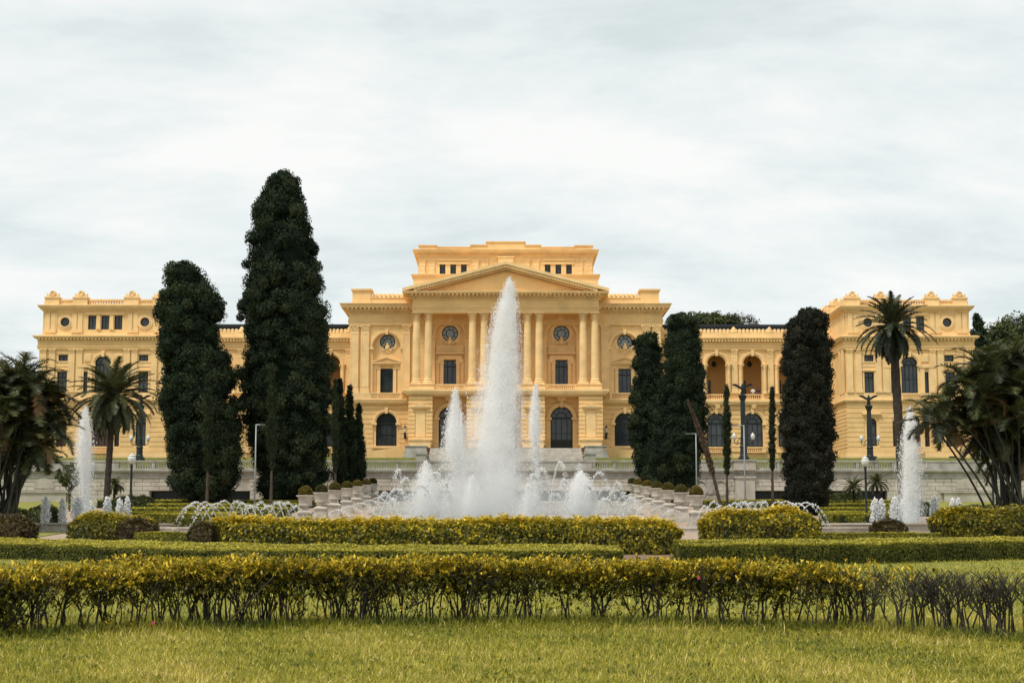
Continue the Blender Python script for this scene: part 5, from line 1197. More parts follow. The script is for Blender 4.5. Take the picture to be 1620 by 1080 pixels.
tag(link('fallen_leaves', np_mesh('fallen_leaves', leaves(np.stack([fx, fy, zg(fy)+rng.uniform(.02, .07, m_)], 1), rdir(m_)*np.array([1, 1, .4]), np.tile([0, 0, 1.0], (m_, 1))+rdir(m_)*.4, L_, L_*.55), 4, rng.uniform(.2, 1, m_)), M['dead']), 'dry fallen leaves lying in the foreground lawn', 'leaves', kind='stuff')
# ------------------------------------------------------------------ conifers
def trunk_tube(mb, pts, r0, r1, n=8): mb.tube(pts, [r0+(r1-r0)*i/(len(pts)-1) for i in range(len(pts))], n)
def conifer(name, label, rows, Y, mat, clump=.62, nl=44, dens=1.0, leaf=.26, tipup=.5, group=None, zbase=None, inner=.35, seed=0, spiky=False, trunk_r=.45, tint0=0.0):
    """rows: outline rows (y, left, right) surveyed at distance Y"""
    rows = sorted(rows); py = np.array([q[0] for q in rows], float); zz = np.array([Z(p, Y) for p in py]); xl = np.array([HX(q[1]-800, q[0], Y) for q in rows]); xr_ = np.array([HX(q[2]-800, q[0], Y) for q in rows])
    zz, xl, xr_ = zz[::-1], xl[::-1], xr_[::-1]; cx, rad = (xl+xr_)/2, (xr_-xl)/2
    z0 = float(zg(Y)) if zbase is None else zbase
    r = empty(name, (float(cx[0]), Y, z0)); tag(r, label, 'tree', group); inv = np.array(r.location)
    R_ = np.random.default_rng(500+seed)
    area = np.trapz(2*math.pi*np.maximum(rad, .2), zz); nc = int(area/(clump*clump*2.2)*dens*1.6)
    zs = np.linspace(zz[0], zz[-1], 400); w = np.interp(zs, zz, np.maximum(rad, .25)); cdf = np.cumsum(w); cdf /= cdf[-1]
    zc_ = np.interp(R_.random(nc), cdf, zs); th = R_.uniform(0, 6.28, nc); rr = np.interp(zc_, zz, rad); cc = np.interp(zc_, zz, cx)
    deep = R_.random(nc) < inner; f = np.where(deep, np.sqrt(R_.uniform(.1, .6, nc)), R_.uniform(.82, 1.0, nc))
    gap = snoise(np.cos(th)*rr*.35, np.sin(th)*rr*.35, zc_*.35, 1.6, seed); f = f*(1+.16*snoise(np.cos(th)*rr, np.sin(th)*rr, zc_*.8, .55, seed+2))
    rho = clump*R_.uniform(.5, 1.35, nc)*np.clip(.35+.65*rr/(clump*2.6), .35, 1); zc_ = np.minimum(zc_, zz[-1]-rho*.8)
    rin = np.maximum(rr-rho*.92, rr*.3); f = f*np.where(R_.random(nc) < .18, R_.uniform(1.05, 1.28, nc), 1.0)
    C = np.stack([cc+np.cos(th)*rin*f, Y+np.sin(th)*rin*f, zc_], 1)
    keep = (gap > -.55) | deep; C, rho, th = C[keep], rho[keep], th[keep]; nc = len(C)
    dirc = rdir(nc*nl); rho_ = np.repeat(rho, nl); Pc = np.repeat(C, nl, 0); out = np.stack([np.cos(np.repeat(th, nl)), np.sin(np.repeat(th, nl)), np.full(nc*nl, .45)], 1)
    dirc = unit(dirc+out*.55)
    sq = np.array([1, 1, 1.6 if spiky else 1.0])
    P = Pc+dirc*(rho_*R_.uniform(.72, 1.04, nc*nl))[:, None]*sq
    rd = rdir(nc*nl); D = unit(rd-dirc*np.sum(rd*dirc, 1)[:, None])*(1-tipup*.6)+np.array([0, 0, 1.0])*tipup*.8+dirc*.32; LL = leaf*R_.uniform(.6, 1.3, nc*nl)
    V = leaves3(P-inv, D, dirc+rdir(nc*nl)*.22, LL*1.15, LL*(.45 if spiky else .8))
    tn = np.clip(tint0+np.repeat(R_.uniform(.0, .85, nc), nl)+R_.normal(0, .14, nc*nl), 0, 1)
    lob = SPH[None]*(rho*.64)[:, None, None, None]*sq*R_.uniform(.9, 1.1, (nc, len(SPH), 3, 1))+(C-inv)[:, None, None, :]
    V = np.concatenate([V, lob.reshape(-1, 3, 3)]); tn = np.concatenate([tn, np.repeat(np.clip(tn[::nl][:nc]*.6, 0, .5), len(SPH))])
    o = link('crown', np_mesh('crown', V, 3, tn), mat, r); o['kind'] = 'stuff'
    co = MB(); nz2 = max(8, int((zz[-1]-zz[0])/.5)); nn = 22
    for i in range(nz2+1):
        z = zz[0]+(zz[-1]-zz[0])*(.01+.975*i/nz2); rr_ = max(.05, float(np.interp(z, zz, rad))-clump*.62)*.92; c_ = float(np.interp(z, zz, cx))
        for j in range(nn):
            a = 6.2832*j/nn; g = .86+.16*math.sin(a*3+z*1.3+seed)*math.sin(z*2.1+a*2)+R_.uniform(-.06, .06); co.v.append((c_+math.cos(a)*rr_*g-inv[0], math.sin(a)*rr_*g, z-inv[2]))
    for i in range(nz2):
        for j in range(nn): k = (j+1) % nn; co.f.append((i*nn+j, i*nn+k, (i+1)*nn+k, (i+1)*nn+j))
    co.build('inner_foliage', mat, r)
    t = MB(); zt = float(zz[-1]); pts = [np.array((float(np.interp(z0+(zt-z0)*k, zz, cx)), Y, z0-.3+(zt-z0)*k))-inv for k in (0, .15, .3, .5, .7, .9)]
    trunk_tube(t, pts, trunk_r, trunk_r*.12); 
    for k in range(10):
        z = float(zz[0]+(zt-zz[0])*R_.uniform(.05, .85)); a = R_.uniform(0, 6.28); l = float(np.interp(z, zz, rad))*.75; b = np.array((float(np.interp(z, zz, cx)), Y, z))-inv
        t.tube([b, b+np.array((math.cos(a)*l*.5, math.sin(a)*l*.5, l*.25)), b+np.array((math.cos(a)*l, math.sin(a)*l, l*.6))], [trunk_r*.25, trunk_r*.18, .03], 5)
    t.build('trunk', M['bark'], r)
    return r
CY = M['cypress']
conifer('conifer_tree', 'tallest dark conifer tree left of the portico', [(272, 443, 459), (282, 429, 473), (296, 413, 480), (308, 414, 479), (335, 397, 488), (360, 398, 492), (385, 388, 504), (410, 394, 506), (450, 388, 517), (490, 377, 520), (525, 389, 524), (560, 386, 526), (600, 376, 524), (640, 386, 531), (690, 392, 530), (735, 396, 524), (775, 404, 512), (788, 412, 505)], 152, CY, 1.02, 150, 1.8, .19, seed=11, trunk_r=.6)
conifer('conifer_tree', 'broad dark lumpy conifer tree beside the left pavilion', [(417, 272, 308), (430, 256, 322), (460, 252, 337), (480, 248, 359), (505, 247, 358), (528, 252, 346), (545, 246, 354), (562, 245, 364), (582, 262, 369), (612, 248, 373), (645, 247, 374), (670, 256, 384), (700, 262, 388), (735, 264, 390), (765, 268, 384), (782, 276, 370)], 148, CY, 1.05, 150, 1.8, .19, seed=2, trunk_r=.55)
for k, (px, top, wd, lab) in enumerate(((538, 600, 20, 'left spire'), (553, 612, 22, 'middle spire'), (567, 640, 24, 'right spire'))):
    conifer('small_conifer', f'small dark conifer of the three beside the centre block, {lab}', [(top, px-1, px+1), (top+30, px-wd*.28, px+wd*.28), (top+70, px-wd*.5, px+wd*.5), (735, px-wd*.6, px+wd*.6), (765, px-wd*.5, px+wd*.45), (776, px-wd*.3, px+wd*.3)], 158+k, CY, .42, 34, 1.0, .26, .7, 'small conifers left of the urns', seed=10+k, spiky=True, trunk_r=.15)
conifer('conifer_tree', 'dark rounded cypress tree touching the right side of the centre block', [(527, 1014, 1038), (542, 1004, 1046), (570, 1000, 1050), (620, 997, 1052), (680, 993, 1052), (725, 998, 1052), (752, 1004, 1050), (768, 1012, 1046)], 163, CY, .8, 110, 1.7, .17, .6, seed=3, trunk_r=.35)
conifer('conifer_tree', 'bigger dark cypress tree right of the rounded one', [(497, 1066, 1096), (506, 1054, 1106), (530, 1050, 1109), (560, 1046, 1113), (600, 1042, 1117), (650, 1036, 1124), (690, 1028, 1124), (725, 1020, 1114), (752, 1014, 1106), (770, 1022, 1096)], 157, CY, .85, 120, 1.7, .17, .6, seed=4, trunk_r=.45)
BC = conifer('brown_conifer', 'browning columnar cypress tree before the right pavilion', [(492, 1264, 1306), (503, 1254, 1312), (520, 1240, 1313), (560, 1237, 1316), (610, 1236, 1318), (670, 1235, 1320), (730, 1236, 1322), (775, 1238, 1320), (800, 1242, 1312), (812, 1254, 1302)], 130, M['cypress_br'], .7, 110, 2.0, .15, .6, seed=5, trunk_r=.4)
BT = conifer('brown_conifer_top', 'green leading shoots above the browning cypress', [(490, 1268, 1300), (500, 1260, 1308), (515, 1250, 1310), (535, 1246, 1308)], 130.3, CY, .4, 30, .7, .22, .7, seed=6, trunk_r=.1, zbase=Z(560, 130))
for ch in list(BT.children):
    if ch.name.startswith('crown'): ch.name = 'green_shoots'; ch['label'] = 'green leading shoots at the top'; ch.parent = BC; ch.location = BT.location-BC.location
    else: bpy.data.objects.remove(ch)
bpy.data.objects.remove(BT)
def slim(px, top, foot, bare, hw, Y, label, seed, mat='cypress2'):
    conifer('slim_cypress', label, [(top, px-.6, px+.6), (top+18, px-hw*.55, px+hw*.55), (top+45, px-hw, px+hw), (bare-35, px-hw*1.05, px+hw*1.05), (bare-8, px-hw*.6, px+hw*.6), (bare, px-hw*.3, px+hw*.3)], Y, M[mat], .30, 30, 1.2, .22, .85, 'slim young cypresses', seed=seed, spiky=True, trunk_r=.16, inner=.2)
slim(329, 596, 790, 745, 8, 134, 'slim young cypress with bare trunk before the broad left conifer', 21)
slim(430, 584, 790, 742, 7.5, 134, 'slim young cypress with bare trunk before the tallest conifer', 22)
slim(531, 603, 780, 745, 5.5, 146, 'slim young cypress at the right foot of the tallest conifer', 23)
slim(1150, 611, 790, 752, 6.0, 138, 'slim young cypress left of the tall eagle column', 24)
slim(1222, 614, 790, 742, 5.0, 138, 'slim young cypress between the eagle column and the browning tree', 25)
# leaning dead trunk
def dead_tree():
    Y = 136; a, b = at(1140, 800, Y), at(1087, 633, Y); r = empty('dead_tree', tuple(a)); tag(r, 'dead brown cypress leaning left beside the right cypress', 'tree'); inv = np.array(a)
    pts = [a+(b-a)*t+Vector((.3*math.sin(t*3), 0, 0)) for t in (0, .2, .4, .6, .8, 1)]; t = MB(); t.tube([p-a for p in pts], [.17, .15, .14, .12, .08, .02], 7); t.build('trunk', M['bark'], r)
    n = 5200; u = rng.uniform(.30, .99, n); P = np.array(a)+np.outer(u, np.array(b-a)); P[:, 0] += .3*np.sin(u*3); wd = .30*np.sin(np.clip((1-u)/.7, 0, 1)*math.pi*.62)**.8
    P += rdir(n)*(wd*rng.random(n)**.5)[:, None]; D = np.array(unit(np.array(b-a)))+rdir(n)*.45; LL = rng.uniform(.12, .3, n); V = leaves(P-inv, D, rdir(n), LL, LL*.3)
    link('dry_foliage', np_mesh('dry_foliage', V, 4, rng.uniform(.2, 1, n)), M['dead'], r)['kind'] = 'stuff'
dead_tree()

# ------------------------------------------------------------------ palms
def frond(o, az_, e0, L, droop, npairs, ll, R_, vee=.5, hang=.35, lw=.035, twist=0.0):
    """returns leaflet quads + rachis points"""
    ts = np.linspace(0, 1, 12); el = e0-droop*ts**1.4; dz = np.sin(el); dr = np.cos(el); st = L/11
    rad = np.r_[0, np.cumsum(dr[:-1]*st)]; hh = np.r_[0, np.cumsum(dz[:-1]*st)]
    pts = np.stack([o[0]+np.cos(az_)*rad, o[1]+np.sin(az_)*rad, o[2]+hh], 1)
    t = np.linspace(.16, .99, npairs); P = np.stack([np.interp(t, ts, pts[:, k]) for k in range(3)], 1); e_ = np.interp(t, ts, el)
    T = np.stack([np.cos(az_)*np.cos(e_), np.sin(az_)*np.cos(e_), np.sin(e_)], 1); S = np.tile([-np.sin(az_), np.cos(az_), 0], (npairs, 1)); U = np.cross(S, T)*-1
    U = np.cross(T, S)
    out = []
    lp = ll*(np.sin(np.pi*np.clip(t*.9+.08, 0, 1))**.6)
    for s in (-1, 1):
        D = unit(S*s*.9+T*.75+U*vee*R_.uniform(.6, 1.3, npairs)[:, None]+np.array([0, 0, -hang])+R_.normal(0, .12, (npairs, 3)))
        out.append(leaves3(P, D, U+R_.normal(0, .2, (npairs, 3)), lp*R_.uniform(.85, 1.15, npairs), np.full(npairs, lw*1.05)))
    return np.concatenate(out), pts
def palm(name, label, px, Y, head_py, nfr, L, r0, r1, mat, seed, leanpx=0, e_lo=-1.15, e_hi=1.4, npairs=48, ll=.55, up=.5):
    R_ = np.random.default_rng(seed); h = at(px, head_py, Y); z0 = float(zg(Y)); base = Vector((h.x+leanpx/F*Y, Y, z0)); r = empty(name, tuple(base)); tag(r, label, 'palm tree'); inv = np.array(base)
    hd = np.array(h)-inv; t = MB(); n = 26; pts = []; rr = []
    for i in range(n):
        k = i/(n-1); pts.append(Vector((hd[0]*k, 0, -.3+(hd[2]+.3)*k))); rr.append((r0+(r1-r0)*k)*(1.06 if i % 2 else .95)*(1.25 if k > .93 else 1))
    t.tube(pts, rr, 12); o = t.build('trunk', M['palm_trunk'], r)
    Q = []; T = []; rk = MB()
    for i in range(nfr):
        az_ = i*2.39996+R_.normal(0, .2); k = (i+.5)/nfr; e0 = e_hi+(e_lo-e_hi)*k**.85+R_.normal(0, .1)
        droop = R_.uniform(.5, 1.0)+(.55 if k > .4 else .2); ln = L*R_.uniform(.82, 1.08)*(.85+.25*math.sin(math.pi*k))
        q, p = frond(hd+np.array([0, 0, .1]), az_, e0, ln, droop, npairs, ll, R_, .35, .25, .075); Q.append(q); T.append(np.clip(np.full(len(q), .75-.5*k)+R_.normal(0, .12, len(q)), 0, 1) if R_.random() > .08 or k < .75 else np.full(len(q), .97))
        rk.tube([Vector(p[j]) for j in (0, 3, 6, 9, 11)], [.05, .04, .03, .02, .01], 4)
    link('crown', np_mesh('crown', np.concatenate(Q), 3, np.concatenate(T)), mat, r)['kind'] = 'stuff'
    rk.build('frond_ribs', M['rib'], r)['kind'] = 'stuff'
    return r
palm('palm_tree', 'bushy date palm behind the left water jet', 180, 112, 628, 84, 3.6, .24, .22, M['palm'], 61, -7, npairs=74, ll=.55, e_lo=-.95)
palm('palm_tree', 'tall thick-trunked date palm before the right pavilion', 1413, 112, 517, 66, 3.3, .35, .31, M['palm_r'], 62, 9, e_lo=-1.0, npairs=70, ll=.45)
def clump_palm(label, base_px, Y, heads, seed, mat, name='palm_clump', L=(1.5, 2.5), nfr=16, stem=.06):
    R_ = np.random.default_rng(seed); bx = hx(base_px, Y); z0 = float(zg(Y)); r = empty(name, (bx, Y, z0)); tag(r, label, 'palm tree'); inv = np.array([bx, Y, z0])
    Q = []; T = []; rk = MB()
    for i, (px, py, dy) in enumerate(heads):
        h = np.array(at(px, py, Y+dy))-inv; b = np.array([R_.normal(0, .5)+(h[0]*.12), R_.normal(0, .5)+dy*.3, -.2]); st = MB(); 
        pts = [Vector(b+(h-b)*np.array([k**1.25, k, k**.86])) for k in np.linspace(0, 1, 9)]
        st.tube(pts, [stem*1.2-(stem*.35)*k for k in np.linspace(0, 1, 9)], 7); st.build('stem', M['stem'], r)
        for f in range(nfr):
            az_ = f*2.39996+R_.normal(0, .3); k = (f+.5)/nfr; e0 = 1.35-1.5*k+R_.normal(0, .15); ln = R_.uniform(*L)
            dry = R_.random() < .12 and k > .5
            q, p = frond(h, az_, e0, ln, R_.uniform(1.0, 1.9)+(.5 if dry else 0), 46, .66, R_, .45, .3, .055); Q.append(q)
            T.append(np.clip((R_.uniform(.05, .55) if not dry else .92)+(.2 if k < .3 else 0)+R_.normal(0, .08, len(q)), 0, 1)); rk.tube([Vector(p[j]) for j in (0, 3, 6, 9, 11)], [.03, .025, .02, .012, .006], 4)
    link('crown', np_mesh('crown', np.concatenate(Q), 3, np.concatenate(T)), mat, r)['kind'] = 'stuff'; rk.build('frond_ribs', M['rib'], r)['kind'] = 'stuff'
HL = [(8, 612, 0), (30, 600, 1), (52, 596, 2), (78, 612, 0), (98, 628, 1), (-10, 640, 1), (20, 648, -1), (48, 640, 0), (75, 660, 0), (95, 668, 1), (-5, 690, 0), (25, 690, 2), (55, 688, 2), (84, 700, 0), (5, 730, 1), (40, 720, 1), (-30, 610, 2), (62, 625, 3), (-25, 670, 2), (15, 670, 3), (70, 725, 3)]
HR = [(1478, 668, -1), (1500, 640, 0), (1508, 680, 1), (1528, 606, 0), (1530, 650, 1), (1552, 582, 1), (1556, 630, -1), (1560, 672, 0), (1578, 600, 0), (1582, 650, 1), (1600, 570, 1), (1605, 620, 0), (1612, 660, -1), (1590, 690, 1), (1625, 590, 2), (1615, 700, 1), (1570, 700, 2), (1545, 690, 2), (1640, 640, 0), (1598, 730, 2), (1630, 720, 1), (1575, 575, 3), (1590, 625, 3)]
HL = [(x-26 if x > 60 else x-14, y+4, d) for x, y, d in HL]; HL += [(x+9, y+14, d+1.5) for x, y, d in HL[:14]]; HR += [(x+12, y+16, d+1.5) for x, y, d in HR[3:18]]
clump_palm('dense clump of feathery palms filling the left edge', -8, 86, HL, 71, M['areca'])
clump_palm('dense clump of feathery palms with fanned stems at the right edge', 1612, 86, HR, 72, M['areca'])
clump_palm('small feathery palm reaching behind the right water jet', 1600, 88, [(1474, 668, 0)], 73, M['areca'], 'young_palm', L=(1.0, 1.7), nfr=12)
for px, py, Y, sd, lab in ((182, 768, 150, 81, 'small palm beside the left palm trunk'), (1351, 772, 140, 82, 'small rounded palm left of the right lamp post'), (1388, 764, 142, 83, 'small rounded palm behind the right lamp post')):
    palm('small_palm', lab, px, Y, py, 26, 1.15 if px < 300 else 1.5, .14, .12, M['palm'], sd, npairs=26, ll=.35, e_lo=-.7)

# ------------------------------------------------------------------ broad trees
def broad(name, label, px, py, Y, rx, rz_, nclump, mat, seed, group=None, z0=None, nl=60, leaf=.4, thin=1.0, top_bias=.3):
    R_ = np.random.default_rng(seed); c = at(px, py, Y); zb = float(zg(Y)) if z0 is None else z0; r = empty(name, (c.x, Y, zb)); tag(r, label, 'tree', group); inv = np.array(r.location)
    d = unit(R_.normal(size=(nclump, 3))); d[:, 2] = np.abs(d[:, 2])*np.where(R_.random(nclump) < .75, 1, -.6); f = R_.uniform(.55, 1.0, nclump)**.6
    C = np.array(c)+d*f[:, None]*np.array([rx, rx*.9, rz_]); C[:, :2] += R_.normal(0, rx*.06, (nclump, 2)); rho = rx*.17*R_.uniform(.6, 1.3, nclump)
    n = nclump*nl; q = unit(rdir(n)+np.array([0, 0, top_bias])); P = np.repeat(C, nl, 0)+q*(np.repeat(rho, nl)*R_.uniform(.5, 1.05, n)*thin)[:, None]; LL = leaf*R_.uniform(.6, 1.3, n)
    rd = rdir(n); V = leaves3(P-inv, unit(rd-q*np.sum(rd*q, 1)[:, None])+q*.3, q+rdir(n)*.3, LL*1.2, LL*.8); tn = np.clip(np.repeat(R_.uniform(.1, .8, nclump), nl)+R_.normal(0, .15, n), 0, 1)
    link('crown', np_mesh('crown', V, 3, tn), mat, r)['kind'] = 'stuff'
    t = MB(); ct = np.array(c)-inv; t.tube([(0, 0, -.3), (ct[0]*.5, 0, ct[2]*.5), (0, 0, ct[2])], [rx*.09, rx*.07, rx*.03], 8)
    for k in range(9): p = C[k*3 % nclump]-inv; t.tube([(0, 0, ct[2]*.55), tuple((p+np.array([0, 0, ct[2]*.55]))/2), tuple(p)], [rx*.04, rx*.03, .03], 5)
    t.build('trunk', M['bark'], r); return r
BR = M['broad']
for k, (px, py, Y, rx, rz_, lab) in enumerate(((1612, 572, 250, 8, 6, 'green leafy tree on the hill at the far right edge'), (1583, 575, 262, 6.5, 5.5, 'green leafy tree between the pavilion and the hill tree'), (1640, 548, 300, 11, 6, 'big rounded tree at the top of the right hill'), (1572, 590, 240, 4.5, 4, 'low dark tree close behind the right pavilion corner'), (1600, 612, 236, 7, 6, 'leafy tree below the hill trees on the right'))):
    broad('leafy_tree', lab, px, py, Y, rx, rz_, 130, BR, 90+k, 'trees beyond the right pavilion', leaf=.5)
broad('leafy_tree', 'rounded treetop showing above the right wing roof', 1126, 520, 262, 5.6, 2.2, 130, BR, 97, leaf=.42)
broad('bare_tree', 'thin twiggy treetop showing above the right wing roof', 1172, 514, 268, 3.0, 1.6, 30, M['dead'], 98, nl=40, leaf=.25, thin=1.8)
conifer('araucaria_tree', 'dark layered pine beside the right pavilion roof', [(497, 1545, 1548), (508, 1541, 1555), (525, 1536, 1560), (545, 1530, 1566), (570, 1528, 1570)], 245, CY, 1.0, 40, .7, .5, .2, seed=9, trunk_r=.3)
broad('small_tree', 'small loose tree before the left end of the wall', 112, 756, 140, 1.35, 1.3, 40, BR, 99, nl=40, leaf=.2)
# ------------------------------------------------------------------ water jets
WM = M['water']
def jet(name, label, Y, dense, veil, n, size, group=None, seed=0, line=None):
    """standing jet surveyed as outline rows (y, left, right): a dense plume, a thin veil round it, drops through both, a thin rising column"""
    R_ = np.random.default_rng(900+seed)
    foot = max(q[0] for q in veil); cx0 = (dense[0][1]+dense[0][2])/2; c = at(cx0, dense[0][0], Y); z0 = Z(foot, Y)
    r = empty(name, (c.x, Y, z0)); tag(r, label, 'water jet', group); inv = np.array(r.location)
    def rows(q):
        return (np.array([Z(a, Y) for a, _, _ in q])[::-1]-z0, np.array([HX((l+rr)/2-800, a, Y) for a, l, rr in q])[::-1]-inv[0], np.array([HX((rr-l)/2, a, Y) for a, l, rr in q])[::-1])
    small = max(q[2]-q[1] for q in dense)/F*Y < 1.3
    for q, nm, mt, kk in ((veil, 'thin_veil', 'spray_veil', 1.0), (dense, 'plume', 'spray_mid', .95), (dense, 'dense_core', 'spray_small' if small else 'spray_core', .7 if small else .55)):
        z, x, rad = rows(q); zs = np.linspace(z[0], z[-1], 44); m = MB(); nn = 20
        for i, zz_ in enumerate(zs):
            rr = float(np.interp(zz_, z, rad))*kk; xx = float(np.interp(zz_, z, x))
            for j in range(nn):
                a = 6.2832*j/nn; g = 1+R_.uniform(-.16, .16); m.v.append((xx+math.cos(a)*rr*g, math.sin(a)*rr*g, zz_))
        for i in range(43):
            for j in range(nn): k = (j+1) % nn; m.f.append((i*nn+j, i*nn+k, (i+1)*nn+k, (i+1)*nn+j))
        m.f.append(tuple(range(nn-1, -1, -1))); m.f.append(tuple(43*nn+j for j in range(nn)))
        m.build(nm, M[mt], r, True)
    P = []
    for q, share, sg in ((dense, .62, .80), (veil, .38, .65)):
        z, x, rad = rows(q); zs = np.linspace(z[0], z[-1], 300); w_ = np.interp(zs, z, rad)+.05; cd = np.cumsum(w_); cd /= cd[-1]; m = int(n*share)
        h = np.interp(R_.random(m), cd, zs); rr = np.interp(h, z, rad); ra = np.abs(R_.normal(0, sg, m)).clip(0, 1.25)*rr+.0; th = R_.uniform(0, 6.2832, m)
        P.append(np.stack([np.interp(h, z, x)+ra*np.cos(th), ra*np.sin(th), h+R_.normal(0, .05, m)], 1))
    P = np.concatenate(P); S = size*R_.uniform(.25, 1.0, len(P))*np.where(R_.random(len(P)) < .04, 1.6, 1)
    P[:, 2] = np.maximum(P[:, 2], -.1)
    link('drops', drops_mesh('drops', P, S, R_.uniform(1.0, 2.6, len(P))), WM, r)['kind'] = 'stuff'
    if line:
        k = MB(); zt = Z(line[1], Y)-z0; x0 = HX(line[0]-800, line[1], Y)-inv[0]; hs = np.linspace(0, zt, 22)
        k.tube([(x0+R_.normal(0, .02), R_.normal(0, .02), z) for z in hs], [.035+.05*(z/zt)*R_.uniform(.6, 1.3) for z in hs[:-1]]+[.01], 7); k.build('rising_column', WM, r, True)
    return r
jet('main_water_jet', 'tallest white water jet rising before the portico', 108, [(439, 804, 808), (448, 799, 813), (462, 795, 817), (494, 783, 818), (531, 777, 820), (568, 773, 820), (605, 771, 821), (642, 765, 820), (680, 759, 818), (716, 754, 817), (790, 750, 815), (826, 750, 815)],
    [(445, 799, 813), (500, 777, 823), (560, 762, 826), (605, 752, 829), (650, 738, 831), (700, 722, 833), (760, 706, 838), (815, 698, 842), (828, 698, 842)], 42000, .030, seed=1, line=(805, 460))
jet('side_water_jet', 'medium water jet left of the main jet', 106, [(613, 719, 723), (622, 715, 726), (640, 711, 729), (680, 703, 735), (705, 702, 736), (730, 712, 736), (760, 722, 735), (822, 726, 732)], [(616, 716, 725), (660, 704, 734), (720, 693, 741), (780, 696, 746), (822, 700, 750)], 7000, .028, 'medium jets beside the main jet', 2, (729, 650))
jet('side_water_jet', 'medium water jet right of the main jet', 106, [(607, 846, 849), (616, 843, 851), (640, 839, 854), (675, 836, 856), (700, 840, 854), (730, 846, 852), (822, 847, 851)], [(610, 843, 852), (660, 834, 859), (710, 834, 860), (760, 838, 860), (822, 838, 862)], 5000, .028, 'medium jets beside the main jet', 3, (849, 640))
jet('low_water_jet', 'low bushy water plume left of the medium jets', 104, [(728, 671, 677), (740, 667, 681), (752, 662, 688), (775, 658, 694), (800, 656, 699), (822, 655, 700)], [(732, 666, 682), (760, 650, 700), (800, 640, 712), (822, 636, 716)], 5000, .029, 'low plumes in the main basin', 4)
jet('low_water_jet', 'low bushy water plume right of the medium jets', 104, [(745, 914, 922), (756, 906, 932), (775, 900, 938), (800, 898, 936), (822, 900, 930)], [(748, 908, 930), (775, 892, 946), (805, 884, 950), (822, 884, 950)], 4500, .029, 'low plumes in the main basin', 5)
jet('low_water_jet', 'low water plume between the main and left medium jets', 104, [(752, 744, 750), (770, 738, 756), (800, 732, 762), (822, 730, 764)], [(756, 740, 754), (790, 722, 772), (822, 716, 780)], 3000, .028, 'low plumes in the main basin', 6)
jet('low_water_jet', 'low water plume close right of the main jet', 104, [(764, 834, 839), (785, 828, 846), (822, 822, 852)], [(766, 830, 843), (795, 818, 858), (822, 812, 866)], 2600, .028, 'low plumes in the main basin', 7)
jet('fountain_jet', 'single white water jet before the left palm', 95, [(643, 134, 138), (652, 130, 141), (668, 126, 144), (700, 122, 147), (735, 122, 147), (770, 128, 144), (842, 133, 139)], [(647, 129, 142), (700, 118, 150), (760, 115, 152), (820, 114, 153), (842, 114, 153)], 6000, .028, seed=8, line=(136.5, 690))
jet('fountain_jet', 'single white water jet before the tall right palm', 95, [(644, 1439, 1442), (652, 1435, 1446), (672, 1430, 1451), (720, 1427, 1455), (790, 1426, 1457), (843, 1428, 1458)], [(648, 1434, 1447), (700, 1424, 1459), (770, 1420, 1464), (843, 1416, 1468)], 8000, .028, seed=9, line=(1441, 690))
for side, spots in (('left', ((73, 786, 840, 90, 6), (100, 788, 840, 90, 5), (124, 787, 836, 92, 7.5), (145, 793, 826, 97, 4), (171, 787, 826, 97, 5.5), (190, 789, 824, 98, 4.5), (202, 786, 824, 98, 4))), ('right', ((1385, 789, 826, 97, 5.5), (1395, 790, 826, 97, 5), (1416, 786, 826, 96, 6), (1428, 792, 826, 96, 4), (1479, 786, 826, 97, 6), (1508, 789, 816, 100, 4.5), (1517, 789, 816, 100, 4.5)))):
    for k, (px, top, foot, Y, w) in enumerate(spots):
        jet('small_jet', f'small bubbling jet, {["first", "second", "third", "fourth", "fifth", "sixth", "seventh"][k]} from the left in the {side} fountain', Y, [(top, px-w*.3, px+w*.3), (top+5, px-w*.7, px+w*.75), (top+14, px-w*.95, px+w*.9), (foot, px-w, px+w)], [(top+1, px-w*.5, px+w*.5), (top+10, px-w*1.1, px+w*1.1), (foot, px-w*1.3, px+w*1.3)], 1400, .042, f'small jets of the {side} fountain', 20+k+(10 if side == 'right' else 0))
def arc(name, label, group, a, b, h, n, size, seed, spread=.07, clump=True, u0=0.0):
    R_ = np.random.default_rng(2000+seed); a, b = np.array(a, float), np.array(b, float); r = empty(name, tuple(a)); tag(r, label, 'water arc', group)
    u = R_.random(n)*(1-u0)+u0; m3 = n//3; u[:m3] = np.clip(R_.normal(.5, .17, m3), 0, 1)
    if clump: u = np.clip(u+.018*np.sin(u*70+seed)+.01*np.sin(u*163), 0, 1)
    P = np.outer(u, b-a); P[:, 2] += 4*h*u*(1-u); P += R_.normal(0, 1, (n, 3))*(spread*(.18+1.0*u**1.5))[:, None]
    k = MB(); us = np.linspace(0, .36, 12); k.tube([tuple((b-a)*x+np.array([0, 0, 4*h*x*(1-x)])+R_.normal(0, .012, 3)) for x in us], [.015*R_.uniform(.4, 1.4) for x in us[:-1]]+[.004], 5); k.build('strand', WM, r, True)
    link('drops', drops_mesh('drops', P, size*R_.uniform(.3, 1.0, n)*np.where(R_.random(n) < .1, 1.6, 1)), WM, r)['kind'] = 'stuff'
ORDS = ['first', 'second', 'third', 'fourth', 'fifth', 'sixth', 'seventh', 'eighth', 'ninth', 'tenth', 'eleventh', 'twelfth', 'thirteenth', 'fourteenth', 'fifteenth', 'sixteenth']
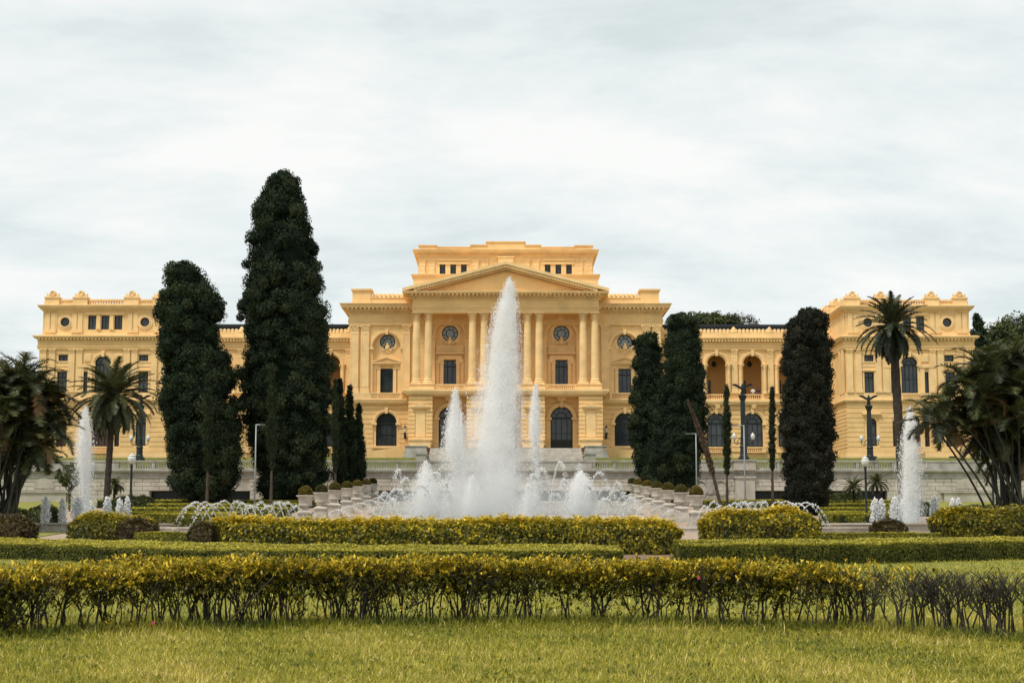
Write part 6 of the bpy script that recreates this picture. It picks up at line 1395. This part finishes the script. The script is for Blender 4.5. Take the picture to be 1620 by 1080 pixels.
# rows of arcs thrown sideways over the channels
for side, s, base, dirn in (('left', -1, list(np.linspace(482, 322, 16)), -1), ('right', 1, list(np.linspace(1104, 1264, 16)), 1)):
    for i, px in enumerate(base):
        outer = i >= 10; Y = 91+random.uniform(-.6, 2.0); a = at(px, 820, Y); reach = random.uniform(44, 54) if outer else random.uniform(20, 38)
        b = at(px+dirn*reach, 838 if outer else 824, Y-(2.5 if outer else random.uniform(0, 2.0))); h = Z(random.uniform(793, 801), Y)-(a.z+b.z)/2
        arc('water_arc', f'{ORDS[15-i]} thin water arc counted inwards along the {side} channel', f'water arcs of the {side} channel', a, b, h, 300 if outer else 190, .026, 100+i+(20 if s > 0 else 0), .045 if outer else .08)
# arcs inside the main basin
AR = [(600, 818, 655, 815, 774), (640, 815, 618, 818, 744), (660, 815, 622, 815, 757), (690, 818, 640, 815, 768), (610, 818, 632, 818, 790), (700, 816, 724, 816, 752), (716, 818, 690, 818, 765), (735, 818, 762, 818, 770),
      (840, 818, 876, 815, 742), (876, 818, 846, 818, 764), (868, 818, 905, 816, 732), (905, 815, 880, 818, 760), (925, 815, 972, 816, 748), (935, 815, 985, 818, 772), (950, 815, 1000, 816, 776), (985, 818, 1012, 818, 788), (858, 818, 838, 818, 786), (930, 818, 906, 818, 736),
      (625, 818, 592, 818, 780), (648, 818, 690, 818, 776), (665, 818, 712, 818, 748), (690, 818, 735, 818, 784), (860, 818, 828, 818, 752), (885, 818, 930, 818, 778), (900, 818, 858, 818, 782), (945, 818, 912, 818, 768), (960, 818, 995, 818, 764), (975, 818, 940, 818, 790)]
RANK = {k: q for q, k in enumerate(sorted(range(len(AR)), key=lambda k: AR[k][0]))}
for i, (x0, y0, x1, y1, tp) in enumerate(AR):
    Y = 101+(i*3.7) % 9; a, b = at(x0, y0, Y), at(x1, y1, Y-1.5); h = Z(tp, Y)-(a.z+b.z)/2
    arc('basin_arc', f'{(ORDS+["seventeenth", "eighteenth", "nineteenth", "twentieth", "twenty-first", "twenty-second", "twenty-third", "twenty-fourth", "twenty-fifth", "twenty-sixth", "twenty-seventh", "twenty-eighth"])[RANK[i]]} arching spray in the main basin, left to right by its nozzle', 'arching sprays in the main basin', a, b, h, 430, .034, 300+i, .11)
# spouts between the urns
for s, side in ((-1, 'left'), (1, 'right')):
    for i in range(6):
        Y = 111+i*8.6; X = s*12.9; z = 1.35+i*.42; arc('urn_spout', f'{ORDS[i]} water spout from the front along the {side} urn row', f'spouts along the {side} urn row', (X, Y, z), (X-s*2.3, Y-1, z-1.1), .75, 260, .030, 500+i+(10 if s > 0 else 0), .07)

# fine mist hanging low over the main basin
q = MB(); nn = 28
for z, k in ((.75, .96), (1.6, 1.0), (2.6, .86), (3.6, .55), (4.2, .2)):
    for j in range(nn): a = 6.2832*j/nn; q.v.append((10.2*k*math.cos(a), 107+11*k*math.sin(a), z))
for i in range(4):
    for j in range(nn): k = (j+1) % nn; q.f.append((i*nn+j, i*nn+k, (i+1)*nn+k, (i+1)*nn+j))
q.f.append(tuple(range(nn-1, -1, -1))); q.f.append(tuple(4*nn+j for j in range(nn)))
tag(q.build('basin_mist', M['spray_mist'], None, True), 'thin white mist hanging low over the main basin', 'mist', kind='stuff')
